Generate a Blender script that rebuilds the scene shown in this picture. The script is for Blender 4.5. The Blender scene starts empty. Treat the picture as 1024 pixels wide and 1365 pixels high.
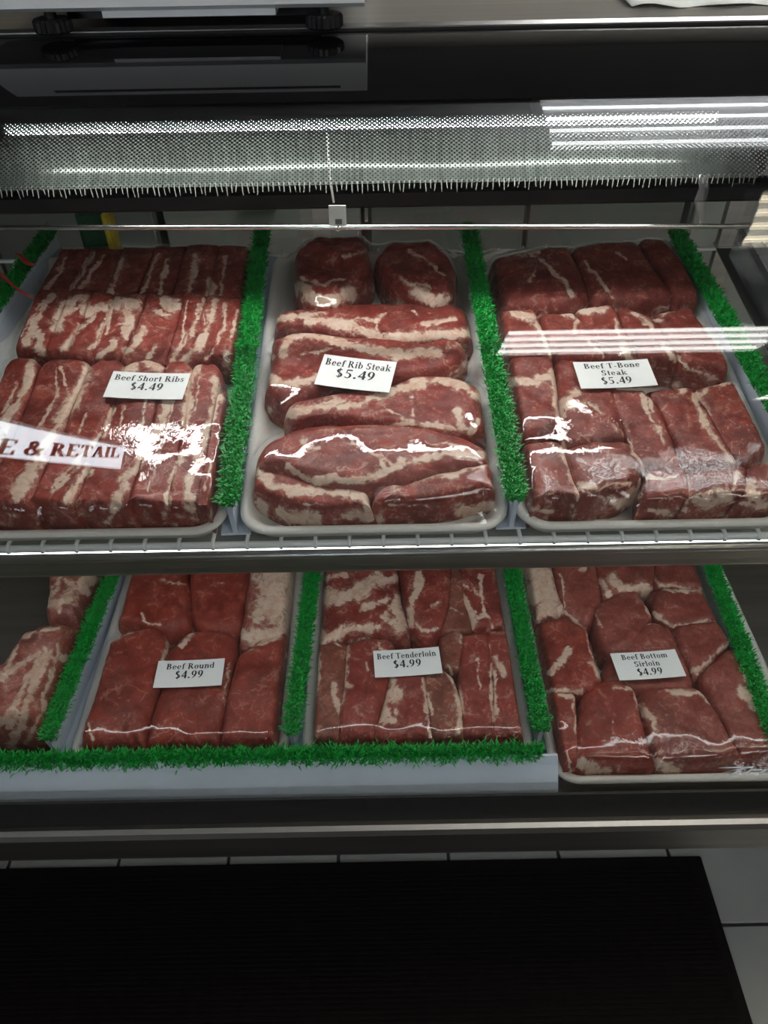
import bpy, math, random
import numpy as np
from mathutils import Matrix, Vector
random.seed(7); RNG = np.random.default_rng(7)
SC = bpy.context.scene
COL = SC.collection

# ------------------------------------------------------------------ camera
H = 1.45                                    # lens height above the floor
F = 1031.0; IW, IH = 1024.0, 1365.0
PITCH, ROLL = math.radians(42.6), math.radians(1.03)
r0 = np.array([1., 0, 0]); u0 = np.array([0, math.sin(PITCH), math.cos(PITCH)])
FW = np.array([0, math.cos(PITCH), -math.sin(PITCH)])
RT = math.cos(ROLL) * r0 - math.sin(ROLL) * u0
UP = math.cos(ROLL) * u0 + math.sin(ROLL) * r0
CAM = np.array([0, 0, H])
cd = bpy.data.cameras.new('camera'); cam = bpy.data.objects.new('camera', cd); COL.objects.link(cam)
cd.sensor_fit = 'VERTICAL'; cd.sensor_height = 24.0; cd.lens = 24.0 * F / IH
cd.clip_start = 0.02
M = Matrix.Identity(4)
for i in range(3):
    M[i][0] = RT[i]; M[i][1] = UP[i]; M[i][2] = -FW[i]; M[i][3] = CAM[i]
cam.matrix_world = M
SC.camera = cam

# ------------------------------------------------------------------ world + exposure
w = bpy.data.worlds.new('room_air'); SC.world = w; w.use_nodes = True
w.node_tree.nodes['Background'].inputs[0].default_value = (0.75, 0.85, 1.0, 1)
w.node_tree.nodes['Background'].inputs[1].default_value = 0.25
SC.view_settings.view_transform = 'Standard'; SC.view_settings.look = 'None'
SC.view_settings.gamma = 1.0; SC.view_settings.exposure = 0.0
SC.view_settings.use_curve_mapping = False
CASE_LAMP, DECK_LAMP, CEIL_TUBE, WINDOW_GLOW = 42.0, 9.5, 14.0, 12.0

# ------------------------------------------------------------------ pixel geometry
def ray(px, py):
    return FW + (px - IW / 2) / F * RT - (py - IH / 2) / F * UP
def to_px(P):
    d = np.asarray(P) - CAM
    z = d @ FW
    return np.stack([IW / 2 + F * (d @ RT) / z, IH / 2 - F * (d @ UP) / z], -1)
class Plane:
    def __init__(s, y, z, tilt):
        t = math.radians(tilt)
        s.o = np.array([0, y, z]); s.v = np.array([0, math.cos(t), math.sin(t)]); s.n = np.array([0, -math.sin(t), math.cos(t)])
    def uv(s, px, py, w=0.0):
        d = ray(px, py); o = s.o + s.n * w
        p = CAM + d * ((o - CAM) @ s.n) / (d @ s.n)
        return np.array([p[0], (p - o) @ s.v])
    def at(s, u, v, w):
        u, v, w = np.broadcast_arrays(np.asarray(u, float), np.asarray(v, float), np.asarray(w, float))
        return s.o + u[..., None] * np.array([1., 0, 0]) + v[..., None] * s.v + w[..., None] * s.n
SHELF = Plane(0.560, H - 0.549, 8.5)
DECK = Plane(0.430, H - 0.862, 0.0)
CROP = {3: (1024 / 360, 0, 300), 4: (1024 / 380, 310, 300), 5: (1024 / 384, 640, 300),
        6: (2.56, 0, 730), 7: (1024 / 380, 380, 730), 8: (1024 / 364, 660, 730), 0: (1.0, 0, 0)}
def cpx(c, pts):
    s, x, y = CROP[c]
    return np.array([(a / s + x, b / s + y) for a, b in pts])

# glass profile (y, z relative to lens, normal elevation)
A0, RG, GY, GZ, L1 = math.radians(18), 0.45, 0.415, -0.855, 0.385
def glass_profile(n1=8, n2=44, a_end=88):
    out = [(GY + L1 * i / n1 * math.sin(A0), GZ + L1 * i / n1 * math.cos(A0), A0) for i in range(n1)]
    ya, za = GY + L1 * math.sin(A0), GZ + L1 * math.cos(A0)
    for i in range(n2 + 1):
        a = A0 + (math.radians(a_end) - A0) * i / n2
        out.append((ya + RG * (math.cos(A0) - math.cos(a)), za + RG * (math.sin(a) - math.sin(A0)), a))
    return np.array(out)

# ------------------------------------------------------------------ noise
def vnoise(x, y, seed=0):
    xi = np.floor(x).astype(np.int64); yi = np.floor(y).astype(np.int64)
    fx = x - xi; fy = y - yi
    fx = fx * fx * (3 - 2 * fx); fy = fy * fy * (3 - 2 * fy)
    def h(a, b):
        n = (a * 374761393 + b * 668265263 + seed * 1442695041) & 0xffffffff
        n = ((n ^ (n >> 13)) * 1274126177) & 0xffffffff
        return ((n ^ (n >> 16)) & 0xffff) / 65535.0
    return (h(xi, yi) * (1 - fx) + h(xi + 1, yi) * fx) * (1 - fy) + (h(xi, yi + 1) * (1 - fx) + h(xi + 1, yi + 1) * fx) * fy

# ------------------------------------------------------------------ materials
def new_mat(name):
    m = bpy.data.materials.new(name); m.use_nodes = True
    nt = m.node_tree; nt.nodes.clear()
    out = nt.nodes.new('ShaderNodeOutputMaterial')
    return m, nt, out
def N(nt, t, **kw):
    n = nt.nodes.new(t)
    for k, v in kw.items():
        if k.startswith('i_'):
            key = k[2:]; n.inputs[int(key) if key.isdigit() else key.replace('_', ' ')].default_value = v
        else: setattr(n, k, v)
    return n
def mat(name, c, rough=0.5, metal=0.0, var=0.15, scale=40.0, bump=0.0, stretch=(1, 1, 1), spec=0.5, coat=0.0):
    m, nt, out = new_mat(name); L = nt.links.new
    b = N(nt, 'ShaderNodeBsdfPrincipled'); L(b.outputs[0], out.inputs[0])
    b.inputs['Roughness'].default_value = rough; b.inputs['Metallic'].default_value = metal
    b.inputs['Specular IOR Level'].default_value = spec; b.inputs['Coat Weight'].default_value = coat
    tc = N(nt, 'ShaderNodeNewGeometry'); mp = N(nt, 'ShaderNodeMapping'); mp.inputs['Scale'].default_value = stretch
    L(tc.outputs['Position'], mp.inputs[0])
    nz = N(nt, 'ShaderNodeTexNoise'); nz.inputs['Scale'].default_value = scale; nz.inputs['Detail'].default_value = 5
    L(mp.outputs[0], nz.inputs['Vector'])
    rp = N(nt, 'ShaderNodeValToRGB')
    rp.color_ramp.elements[0].position = 0.3; rp.color_ramp.elements[1].position = 0.7
    rp.color_ramp.elements[0].color = tuple(max(0, x * (1 - var)) for x in c[:3]) + (1,)
    rp.color_ramp.elements[1].color = tuple(min(1, x * (1 + var)) for x in c[:3]) + (1,)
    L(nz.outputs[0], rp.inputs[0]); L(rp.outputs[0], b.inputs['Base Color'])
    if bump:
        bp = N(nt, 'ShaderNodeBump'); bp.inputs['Strength'].default_value = bump; bp.inputs['Distance'].default_value = 0.002
        L(nz.outputs[0], bp.inputs['Height']); L(bp.outputs[0], b.inputs['Normal'])
    return m
def emit(name, c, s):
    m, nt, out = new_mat(name)
    e = N(nt, 'ShaderNodeEmission'); e.inputs[0].default_value = tuple(c) + (1,); e.inputs[1].default_value = s
    nt.links.new(e.outputs[0], out.inputs[0]); return m
def clear_mat(name, ior, tint, rough, gain, bump_scale=None, bump=0.0, stretch=(1, 1, 1), haze=0.0):
    m, nt, out = new_mat(name); L = nt.links.new
    tr = N(nt, 'ShaderNodeBsdfTransparent'); tr.inputs[0].default_value = tuple(tint) + (1,)
    gl = N(nt, 'ShaderNodeBsdfGlossy'); gl.inputs['Roughness'].default_value = rough
    fr = N(nt, 'ShaderNodeFresnel')                     # same reflectance from both sides of a thin sheet
    gb = N(nt, 'ShaderNodeNewGeometry'); io = N(nt, 'ShaderNodeMapRange'); io.inputs['To Min'].default_value = ior; io.inputs['To Max'].default_value = 1 / ior
    L(gb.outputs['Backfacing'], io.inputs[0]); L(io.outputs[0], fr.inputs[0])
    mu = N(nt, 'ShaderNodeMath', operation='MULTIPLY', use_clamp=True); mu.inputs[1].default_value = gain
    mx = N(nt, 'ShaderNodeMixShader')
    L(fr.outputs[0], mu.inputs[0]); L(mu.outputs[0], mx.inputs[0]); L(tr.outputs[0], mx.inputs[1]); L(gl.outputs[0], mx.inputs[2])
    last = mx
    if haze:
        df = N(nt, 'ShaderNodeBsdfDiffuse'); df.inputs[0].default_value = (.8, .8, .82, 1)
        m2 = N(nt, 'ShaderNodeMixShader'); m2.inputs[0].default_value = haze
        L(mx.outputs[0], m2.inputs[1]); L(df.outputs[0], m2.inputs[2]); last = m2
    L(last.outputs[0], out.inputs[0])
    if bump_scale:
        g = N(nt, 'ShaderNodeNewGeometry'); mp = N(nt, 'ShaderNodeMapping'); mp.inputs['Scale'].default_value = stretch
        L(g.outputs['Position'], mp.inputs[0])
        nz = N(nt, 'ShaderNodeTexNoise'); nz.inputs['Scale'].default_value = bump_scale; nz.inputs['Detail'].default_value = 4
        L(mp.outputs[0], nz.inputs['Vector'])
        bp = N(nt, 'ShaderNodeBump'); bp.inputs['Strength'].default_value = bump; bp.inputs['Distance'].default_value = 0.001
        L(nz.outputs[0], bp.inputs['Height'])
        for t in (gl, fr): L(bp.outputs[0], t.inputs['Normal'])
    return m
def meat_mat(name, dark, light, marb=0.5, fatc=(0.70, 0.55, 0.45), vein=0.5):
    m, nt, out = new_mat(name); L = nt.links.new
    b = N(nt, 'ShaderNodeBsdfPrincipled'); L(b.outputs[0], out.inputs[0])
    g = N(nt, 'ShaderNodeNewGeometry')
    def noise(scale, det=5, rough=.55, dist=0.0):
        n = N(nt, 'ShaderNodeTexNoise'); n.inputs['Scale'].default_value = scale; n.inputs['Detail'].default_value = det
        n.inputs['Roughness'].default_value = rough; n.inputs['Distortion'].default_value = dist
        L(g.outputs['Position'], n.inputs['Vector']); return n.outputs[0]
    def mth(op, a, bb=None, c=None):
        n = N(nt, 'ShaderNodeMath', operation=op)
        for i, v in enumerate((a, bb, c)):
            if v is None: continue
            if isinstance(v, (int, float)): n.inputs[i].default_value = v
            else: L(v, n.inputs[i])
        return n.outputs[0]
    def step(v, lo, hi, top=1.0):
        n = N(nt, 'ShaderNodeMapRange', interpolation_type='SMOOTHSTEP'); n.inputs['From Min'].default_value = lo; n.inputs['From Max'].default_value = hi; n.inputs['To Max'].default_value = top
        L(v, n.inputs[0]); return n.outputs[0]
    def mix(f, a, bb):
        n = N(nt, 'ShaderNodeMix', data_type='RGBA'); L(f, n.inputs['Factor'])
        for k, v in ((6, a), (7, bb)):
            if isinstance(v, tuple): n.inputs[k].default_value = v + (1,)
            else: L(v, n.inputs[k])
        return n.outputs[2]
    big, mid, grain, rag, fine = noise(13, 3), noise(48, 6, .65, .6), noise(330, 3), noise(85, 6, .68, 1.0), noise(210, 4, .6)
    # muscle: broad tone, then grain
    muscle = mix(step(mid, .32, .68), dark, light)
    muscle = mix(step(big, .48, .68, .55), muscle, tuple(x * y for x, y in zip(dark, (.62, .75, .85))))
    muscle = mix(step(grain, .52, .72, .35), muscle, tuple(min(1, x * 1.35 + .02) for x in light))
    # fat: traced band with a ragged edge and a pink halo
    at = N(nt, 'ShaderNodeAttribute', attribute_name='fat').outputs['Fac']
    f = mth('ADD', mth('ADD', at, mth('MULTIPLY_ADD', rag, 1.5, -.75)), mth('MULTIPLY_ADD', fine, .7, -.35))
    halo = step(f, .18, .62, .75); core = step(f, .46, .70)
    # seams between muscle bundles + flecks
    vo = N(nt, 'ShaderNodeTexVoronoi', feature='DISTANCE_TO_EDGE'); vo.inputs['Scale'].default_value = 34
    wv = N(nt, 'ShaderNodeVectorMath', operation='MULTIPLY_ADD'); wn = N(nt, 'ShaderNodeTexNoise'); wn.inputs['Scale'].default_value = 60; wn.inputs['Detail'].default_value = 4; L(g.outputs['Position'], wn.inputs['Vector'])
    L(wn.outputs['Color'], wv.inputs[0]); wv.inputs[1].default_value = (.035, .035, .035); L(g.outputs['Position'], wv.inputs[2]); L(wv.outputs[0], vo.inputs['Vector'])
    seam = mth('MULTIPLY', step(mth('MULTIPLY', vo.outputs[0], -1), -.055, -.0, vein), step(mid, .48, .60))
    ridge = mth('ABSOLUTE', mth('SUBTRACT', rag, .5))
    seam2 = mth('MULTIPLY', step(mth('MULTIPLY', ridge, -1), -.018, 0, vein * .9), step(noise(30, 2), .50, .62))
    fleck = mth('MULTIPLY', step(fine, .585, .67, marb), step(mid, .42, .56))
    wisp = mth('MAXIMUM', mth('MAXIMUM', seam, seam2), fleck)
    pink = tuple(.5 * a_ + .42 * b_ for a_, b_ in zip(light, fatc))
    col = mix(wisp, muscle, tuple(.25 * a_ + .72 * b_ for a_, b_ in zip(light, fatc)))
    col = mix(halo, col, pink)
    fcol = mix(step(rag, .36, .60), (fatc[0] * .84, fatc[1] * .68, fatc[2] * .60), fatc)
    col = mix(core, col, fcol)
    L(col, b.inputs['Base Color'])
    b.inputs['Roughness'].default_value = 0.45; b.inputs['Specular IOR Level'].default_value = 0.35
    bp = N(nt, 'ShaderNodeBump'); bp.inputs['Strength'].default_value = .5; bp.inputs['Distance'].default_value = .0018
    L(mth('ADD', mth('MULTIPLY', grain, .35), mth('ADD', mth('MULTIPLY', mid, .8), mth('MULTIPLY', core, .5))), bp.inputs['Height']); L(bp.outputs[0], b.inputs['Normal'])
    return m
MT = {
 'steel': mat('brushed_steel', (.62, .60, .57), .28, 1.0, .10, 60, .08, (.03, 1, 1)),
 'steel_dull': mat('dull_steel', (.42, .40, .37), .42, 1.0, .15, 50, .05, (.05, 1, 1)),
 'chrome': mat('polished_trim', (.72, .72, .71), .24, 1.0, .04, 30),
 'trim': mat('satin_trim', (.45, .45, .44), .38, 1.0, .06, 30),
 'reflector': mat('white_reflector', (.90, .91, .92), .5, 0, .02, 20),
 'inner': mat('grey_liner', (.12, .125, .12), .5, 0, .2, 12),
 'dark': mat('black_plastic', (.012, .012, .014), .35, 0, .3, 30),
 'band': mat('black_glass_band', (.006, .006, .007), .04, 0, .2, 10, spec=.6),
 'gasket': mat('black_gasket', (.01, .01, .01), .6, 0, .3, 80),
 'wire': mat('white_coated_wire', (.88, .90, .90), .3, 0, .03, 60),
 'foam': mat('white_foam', (.76, .76, .73), .5, 0, .04, 220, .12),
 'pvc': mat('white_plastic_strip', (.54, .62, .73), .35, 0, .03, 60),
 'green': mat('green_plastic_grass', (.008, .33, .045), .42, 0, .35, 160),
 'card': mat('white_card', (.80, .83, .84), .55, 0, .02, 60),
 'ink': mat('black_ink', (.012, .012, .016), .5, 0, .1, 100),
 'mat': mat('black_rubber_mat', (.006, .004, .004), .75, 0, .4, 60, .3, spec=.2),
 'tile': mat('white_floor_tile', (.36, .38, .37), .35, 0, .07, 9),
 'grout': mat('dark_grout', (.04, .038, .035), .8, 0, .3, 120),
 'wall': mat('painted_wall', (.30, .28, .25), .7, 0, .06, 4),
 'wall_light': mat('cream_wall', (.66, .62, .56), .7, 0, .05, 4),
 'ceil': mat('ceiling_paint', (.30, .30, .29), .8, 0, .05, 6),
 'scale': mat('pale_grey_enamel', (.84, .87, .92), .35, 0, .02, 20),
 'paper': mat('white_paper', (.82, .82, .80), .6, 0, .03, 25),
 'cab': mat('grey_cabinet_paint', (.17, .185, .175), .45, 0, .05, 6),
 'cab2': mat('white_cabinet_paint', (.30, .32, .31), .4, 0, .04, 6),
 'fringe': mat('grey_fringe', (.20, .21, .19), .4, 0, .2, 60),
 'red': mat('red_plastic', (.45, .03, .03), .35, 0, .2, 60),
 'yellow': mat('yellow_sponge', (.70, .55, .05), .8, 0, .2, 200, .3),
 'sponge': mat('green_scouring', (.01, .08, .035), .85, 0, .3, 200, .4),
 'cord': mat('white_cord', (.75, .78, .75), .5, 0, .05, 100),
 'logo': mat('white_decal', (.80, .84, .90), .4, 0, .03, 30),
 'tube': emit('warm_white_tube', (1, .98, .94), CEIL_TUBE),
 'tube_dim': emit('dim_white_tube', (.96, .99, 1), CEIL_TUBE * 1.25),
 'tube_warm': emit('yellow_white_tube', (1, .88, .66), CEIL_TUBE * .9),
 'case_tube': emit('case_tube', (1.0, .985, .95), CASE_LAMP),
 'deck_tube': emit('deck_tube', (.98, 1.0, .98), DECK_LAMP),
 'day': emit('daylit_window_pane', (.80, .92, 1.0), WINDOW_GLOW),
 'glass': clear_mat('clear_glass', 1.5, (.985, .99, .985), 0.0, 1.0),
 'film': clear_mat('cling_film', 1.5, (.975, .975, .975), 0.025, 1.25, 150, .32, (1, .45, 1), .006),
 'plastic': clear_mat('clear_plastic', 1.5, (.90, .92, .92), 0.08, 1.5, 60, .2, (1, 1, 1), .06),
}
MT['m_rib'] = meat_mat('short_rib_meat', (.175, .024, .018), (.335, .060, .042), .40)
MT['m_steak'] = meat_mat('rib_steak_meat', (.165, .021, .016), (.315, .050, .035), .45)
MT['m_tbone'] = meat_mat('t_bone_meat', (.160, .024, .018), (.305, .058, .042), .55)
MT['m_round'] = meat_mat('round_meat', (.200, .025, .016), (.330, .050, .030), .25, vein=.35)
MT['m_tender'] = meat_mat('tenderloin_meat', (.190, .025, .018), (.325, .056, .040), .38)
MT['m_sirloin'] = meat_mat('sirloin_meat', (.200, .040, .030), (.315, .082, .062), .32, vein=.35)
MT['m_brown'] = meat_mat('brown_meat', (.16, .045, .028), (.29, .085, .055), .40)
MT['m_roast'] = meat_mat('roast_meat', (.19, .045, .034), (.34, .11, .085), .45, fatc=(.56, .42, .34))

# ------------------------------------------------------------------ object helpers
def mesh_obj(name, V, Fc, m, parent=None, origin=None, smooth=False, mats=None):
    V = np.asarray(V, float)
    if parent is not None: origin = np.array(parent_origin[parent.name])
    elif origin is None: origin = np.array([(V[:, 0].min() + V[:, 0].max()) / 2, (V[:, 1].min() + V[:, 1].max()) / 2, V[:, 2].min()])
    me = bpy.data.meshes.new(name); me.from_pydata((V - origin).tolist(), [], Fc); me.update()
    me.materials.append(MT[m] if isinstance(m, str) else m)
    if smooth:
        me.polygons.foreach_set('use_smooth', np.ones(len(me.polygons), bool))
    o = bpy.data.objects.new(name, me); COL.objects.link(o)
    if parent is not None: o.parent = parent
    else: o.location = origin
    parent_origin[o.name] = tuple(origin)
    return o
parent_origin = {}
def thing(name, loc, label, cat, group=None, kind=None):
    o = bpy.data.objects.new(name, None); COL.objects.link(o); o.location = loc; o.empty_display_size = .05
    parent_origin[o.name] = tuple(loc); return tag(o, label, cat, group, kind)
def tag(o, label=None, cat=None, group=None, kind=None):
    if label: o['label'] = label
    if cat: o['category'] = cat
    if group: o['group'] = group
    if kind: o['kind'] = kind
    return o
class MB:
    def __init__(s): s.V = []; s.F = []
    def add(s, V, Fc):
        k = len(s.V); s.V += [tuple(v) for v in V]; s.F += [tuple(i + k for i in f) for f in Fc]; return s
    def box(s, x0, x1, y0, y1, z0, z1, b=0.0):
        if b <= 0:
            V = [(x, y, z) for z in (z0, z1) for y in (y0, y1) for x in (x0, x1)]
            return s.add(V, [(0, 2, 3, 1), (4, 5, 7, 6), (0, 1, 5, 4), (2, 6, 7, 3), (0, 4, 6, 2), (1, 3, 7, 5)])
        # chamfered box
        V = []; idx = {}
        for i, x in enumerate((x0, x1)):
            for j, y in enumerate((y0, y1)):
                for k, z in enumerate((z0, z1)):
                    dx, dy, dz = (b if i == 0 else -b), (b if j == 0 else -b), (b if k == 0 else -b)
                    for a, p in enumerate(((x, y + dy, z + dz), (x + dx, y, z + dz), (x + dx, y + dy, z))):
                        idx[i, j, k, a] = len(V); V.append(p)
        Fc = []
        def q(a): Fc.append(tuple(a))
        for i in (0, 1):
            c = [idx[i, 0, 0, 0], idx[i, 1, 0, 0], idx[i, 1, 1, 0], idx[i, 0, 1, 0]]; q(c if i else c[::-1])
            c = [idx[0, i, 0, 1], idx[0, i, 1, 1], idx[1, i, 1, 1], idx[1, i, 0, 1]]; q(c if i else c[::-1])
            c = [idx[0, 0, i, 2], idx[1, 0, i, 2], idx[1, 1, i, 2], idx[0, 1, i, 2]]; q(c if i else c[::-1])
        for i in (0, 1):
            for j in (0, 1):
                q([idx[i, j, 0, 0], idx[i, j, 0, 1], idx[i, j, 1, 1], idx[i, j, 1, 0]])
                q([idx[i, 0, j, 0], idx[i, 0, j, 2], idx[i, 1, j, 2], idx[i, 1, j, 0]])
                q([idx[0, i, j, 1], idx[0, i, j, 2], idx[1, i, j, 2], idx[1, i, j, 1]])
                for k in (0, 1): q([idx[i, j, k, a] for a in range(3)])
        return s.add(V, Fc)
    def tube(s, path, r, n=8, caps=True):
        path = np.asarray(path, float); k = len(path)
        rr = np.broadcast_to(np.asarray(r, float), (k,))
        T = np.gradient(path, axis=0); T /= np.linalg.norm(T, axis=1)[:, None] + 1e-12
        ref = np.array([0, 0, 1.]) if abs(T[0][2]) < .9 else np.array([0, 1., 0])
        V = []
        for p, t, ra in zip(path, T, rr):
            a = np.cross(t, ref); a /= np.linalg.norm(a); b = np.cross(a, t)
            for j in range(n):
                an = 2 * math.pi * j / n; V.append(p + ra * (math.cos(an) * a + math.sin(an) * b))
        Fc = [(i * n + j, i * n + (j + 1) % n, (i + 1) * n + (j + 1) % n, (i + 1) * n + j) for i in range(k - 1) for j in range(n)]
        if caps: Fc += [tuple(range(n))[::-1], tuple((k - 1) * n + j for j in range(n))]
        return s.add(V, Fc)
    def extrude_x(s, prof, x0, x1, closed=True, thick=0):
        n = len(prof); V = [(x0, y, z) for y, z in prof] + [(x1, y, z) for y, z in prof]
        rng = range(n) if closed else range(n - 1)
        Fc = [(i, (i + 1) % n, n + (i + 1) % n, n + i) for i in rng]
        if closed: Fc += [tuple(range(n))[::-1], tuple(range(n, 2 * n))]
        return s.add(V, Fc)
    def lathe(s, c, prof, n=24):
        V = [(c[0] + r * math.cos(2 * math.pi * j / n), c[1] + r * math.sin(2 * math.pi * j / n), c[2] + z) for r, z in prof for j in range(n)]
        k = len(prof)
        Fc = [(i * n + j, i * n + (j + 1) % n, (i + 1) * n + (j + 1) % n, (i + 1) * n + j) for i in range(k - 1) for j in range(n)]
        Fc += [tuple(range(n))[::-1], tuple((k - 1) * n + j for j in range(n))]
        return s.add(V, Fc)
    def build(s, name, m, parent=None, smooth=False, origin=None):
        return mesh_obj(name, s.V, s.F, m, parent, origin, smooth)
def struct(o, label, cat): return tag(o, label, cat, kind='structure')

# ================================================================== ROOM
XL, XR, YF, YB, ZC = -1.62, 3.2, -4.4, 3.6, H + 1.35
floor = MB().box(XL, XR, YF, YB, -.03, -.0045).build('floor', 'grout')
struct(floor, 'shop floor of pale square tiles with dark grout', 'floor')
TS = 0.205
sx = float(Plane(0, 0, 0).uv(745, 1143)[0]); sy = float(Plane(0, 0, 0).uv(990, 1232)[1])
tile_me = None
for i in range(-7, 8):
    for j in range(-3, 4):
        x, y = sx + i * TS, sy + j * TS
        if x < XL + .02: continue
        if tile_me is None:
            t = MB().box(x + .003, x + TS - .003, y + .003, y + TS - .003, -.0045, 0, .0012).build('floor_tile', 'tile', floor)
            tile_me = t.data; base = (x, y)
        else:
            t = bpy.data.objects.new('floor_tile', tile_me); COL.objects.link(t); t.parent = floor
            t.location = (x - base[0], y - base[1], 0)
o = MB().box(XL, XR, YF, YB, ZC, ZC + .05).build('ceiling', 'ceil'); struct(o, 'pale flat ceiling above the shop', 'ceiling')
o = MB().box(XL, XR, YF - .1, YF, 0, ZC).build('wall_front', 'wall'); struct(o, 'plain shop wall facing the meat counter', 'wall')
o = MB().box(XL, XR, YB, YB + .1, 0, ZC).build('wall_back', 'wall_light'); struct(o, 'plain wall behind the meat counter', 'wall')
o = MB().box(XR, XR + .1, YF, YB, 0, ZC).build('wall_right', 'wall'); struct(o, 'plain side wall past the open end of the counter', 'wall')
WY0, WY1, WZ0, WZ1 = -3.66, -1.55, H + .10, H + .72
mb = MB()
mb.box(XL - .1, XL, YF, WY0, 0, ZC); mb.box(XL - .1, XL, WY1, YB, 0, ZC)
mb.box(XL - .1, XL, WY0, WY1, 0, WZ0); mb.box(XL - .1, XL, WY0, WY1, WZ1, ZC)
o = mb.build('wall_left', 'wall'); struct(o, 'plain side wall with the bright lettered window', 'wall')

# window with reversed lettering (reads right in the mirror of the case glass)
wt = thing('window_1', (XL, (WY0 + WY1) / 2, WZ0), 'daylit window whose dark lettering is meant to be read from outside', 'window', kind='structure')
mb = MB(); t_ = .035
mb.box(XL - .07, XL + .01, WY0, WY1, WZ0 - .0, WZ0 + t_, .004); mb.box(XL - .07, XL + .01, WY0, WY1, WZ1 - t_, WZ1, .004)
mb.box(XL - .07, XL + .01, WY0, WY0 + t_, WZ0, WZ1, .004); mb.box(XL - .07, XL + .01, WY1 - t_, WY1, WZ0, WZ1, .004)
mb.build('window_frame', 'dark', wt)
MB().box(XL - .06, XL - .052, WY0 + .02, WY1 - .02, WZ0 + .02, WZ1 - .02).build('pane', 'day', wt)

# ------------------------------------------------------------------ serif lettering built from strokes
class Glyph:
    def __init__(s): s.P = []
    def q(s, *p): s.P.append([(float(a), float(b)) for a, b in p]); return s
    def bar(s, x0, x1, y0, y1): return s.q((x0, y0), (x1, y0), (x1, y1), (x0, y1))
    def arc(s, cx, cy, rx, ry, a0, a1, tk=.17, tn=.07, n=14):
        A = np.radians(np.linspace(a0, a1, n + 1))
        for a, b in zip(A[:-1], A[1:]):
            o = lambda t, k=0: (cx + (rx - (tk if k else 0)) * math.cos(t), cy + (ry - (tn if k else 0)) * math.sin(t))
            s.q(o(a), o(b), o(b, 1), o(a, 1))
        return s
    def line(s, x0, y0, x1, y1, w):
        d = np.array([x1 - x0, y1 - y0]); d /= np.linalg.norm(d); n = np.array([-d[1], d[0]]) * w / 2
        return s.q((x0 + n[0], y0 + n[1]), (x0 - n[0], y0 - n[1]), (x1 - n[0], y1 - n[1]), (x1 + n[0], y1 + n[1]))
def stem(g, x, y0, y1, w=.17, sb=True, st=True, sl=.07, h=.055, left=False):
    g.bar(x, x + w, y0, y1)
    if sb: g.bar(x - sl, x + w + sl, y0, y0 + h)
    if st: g.bar(x - sl, x + (w + sl if not left else w), y1 - h, y1)
    return g
XH = .66
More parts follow.
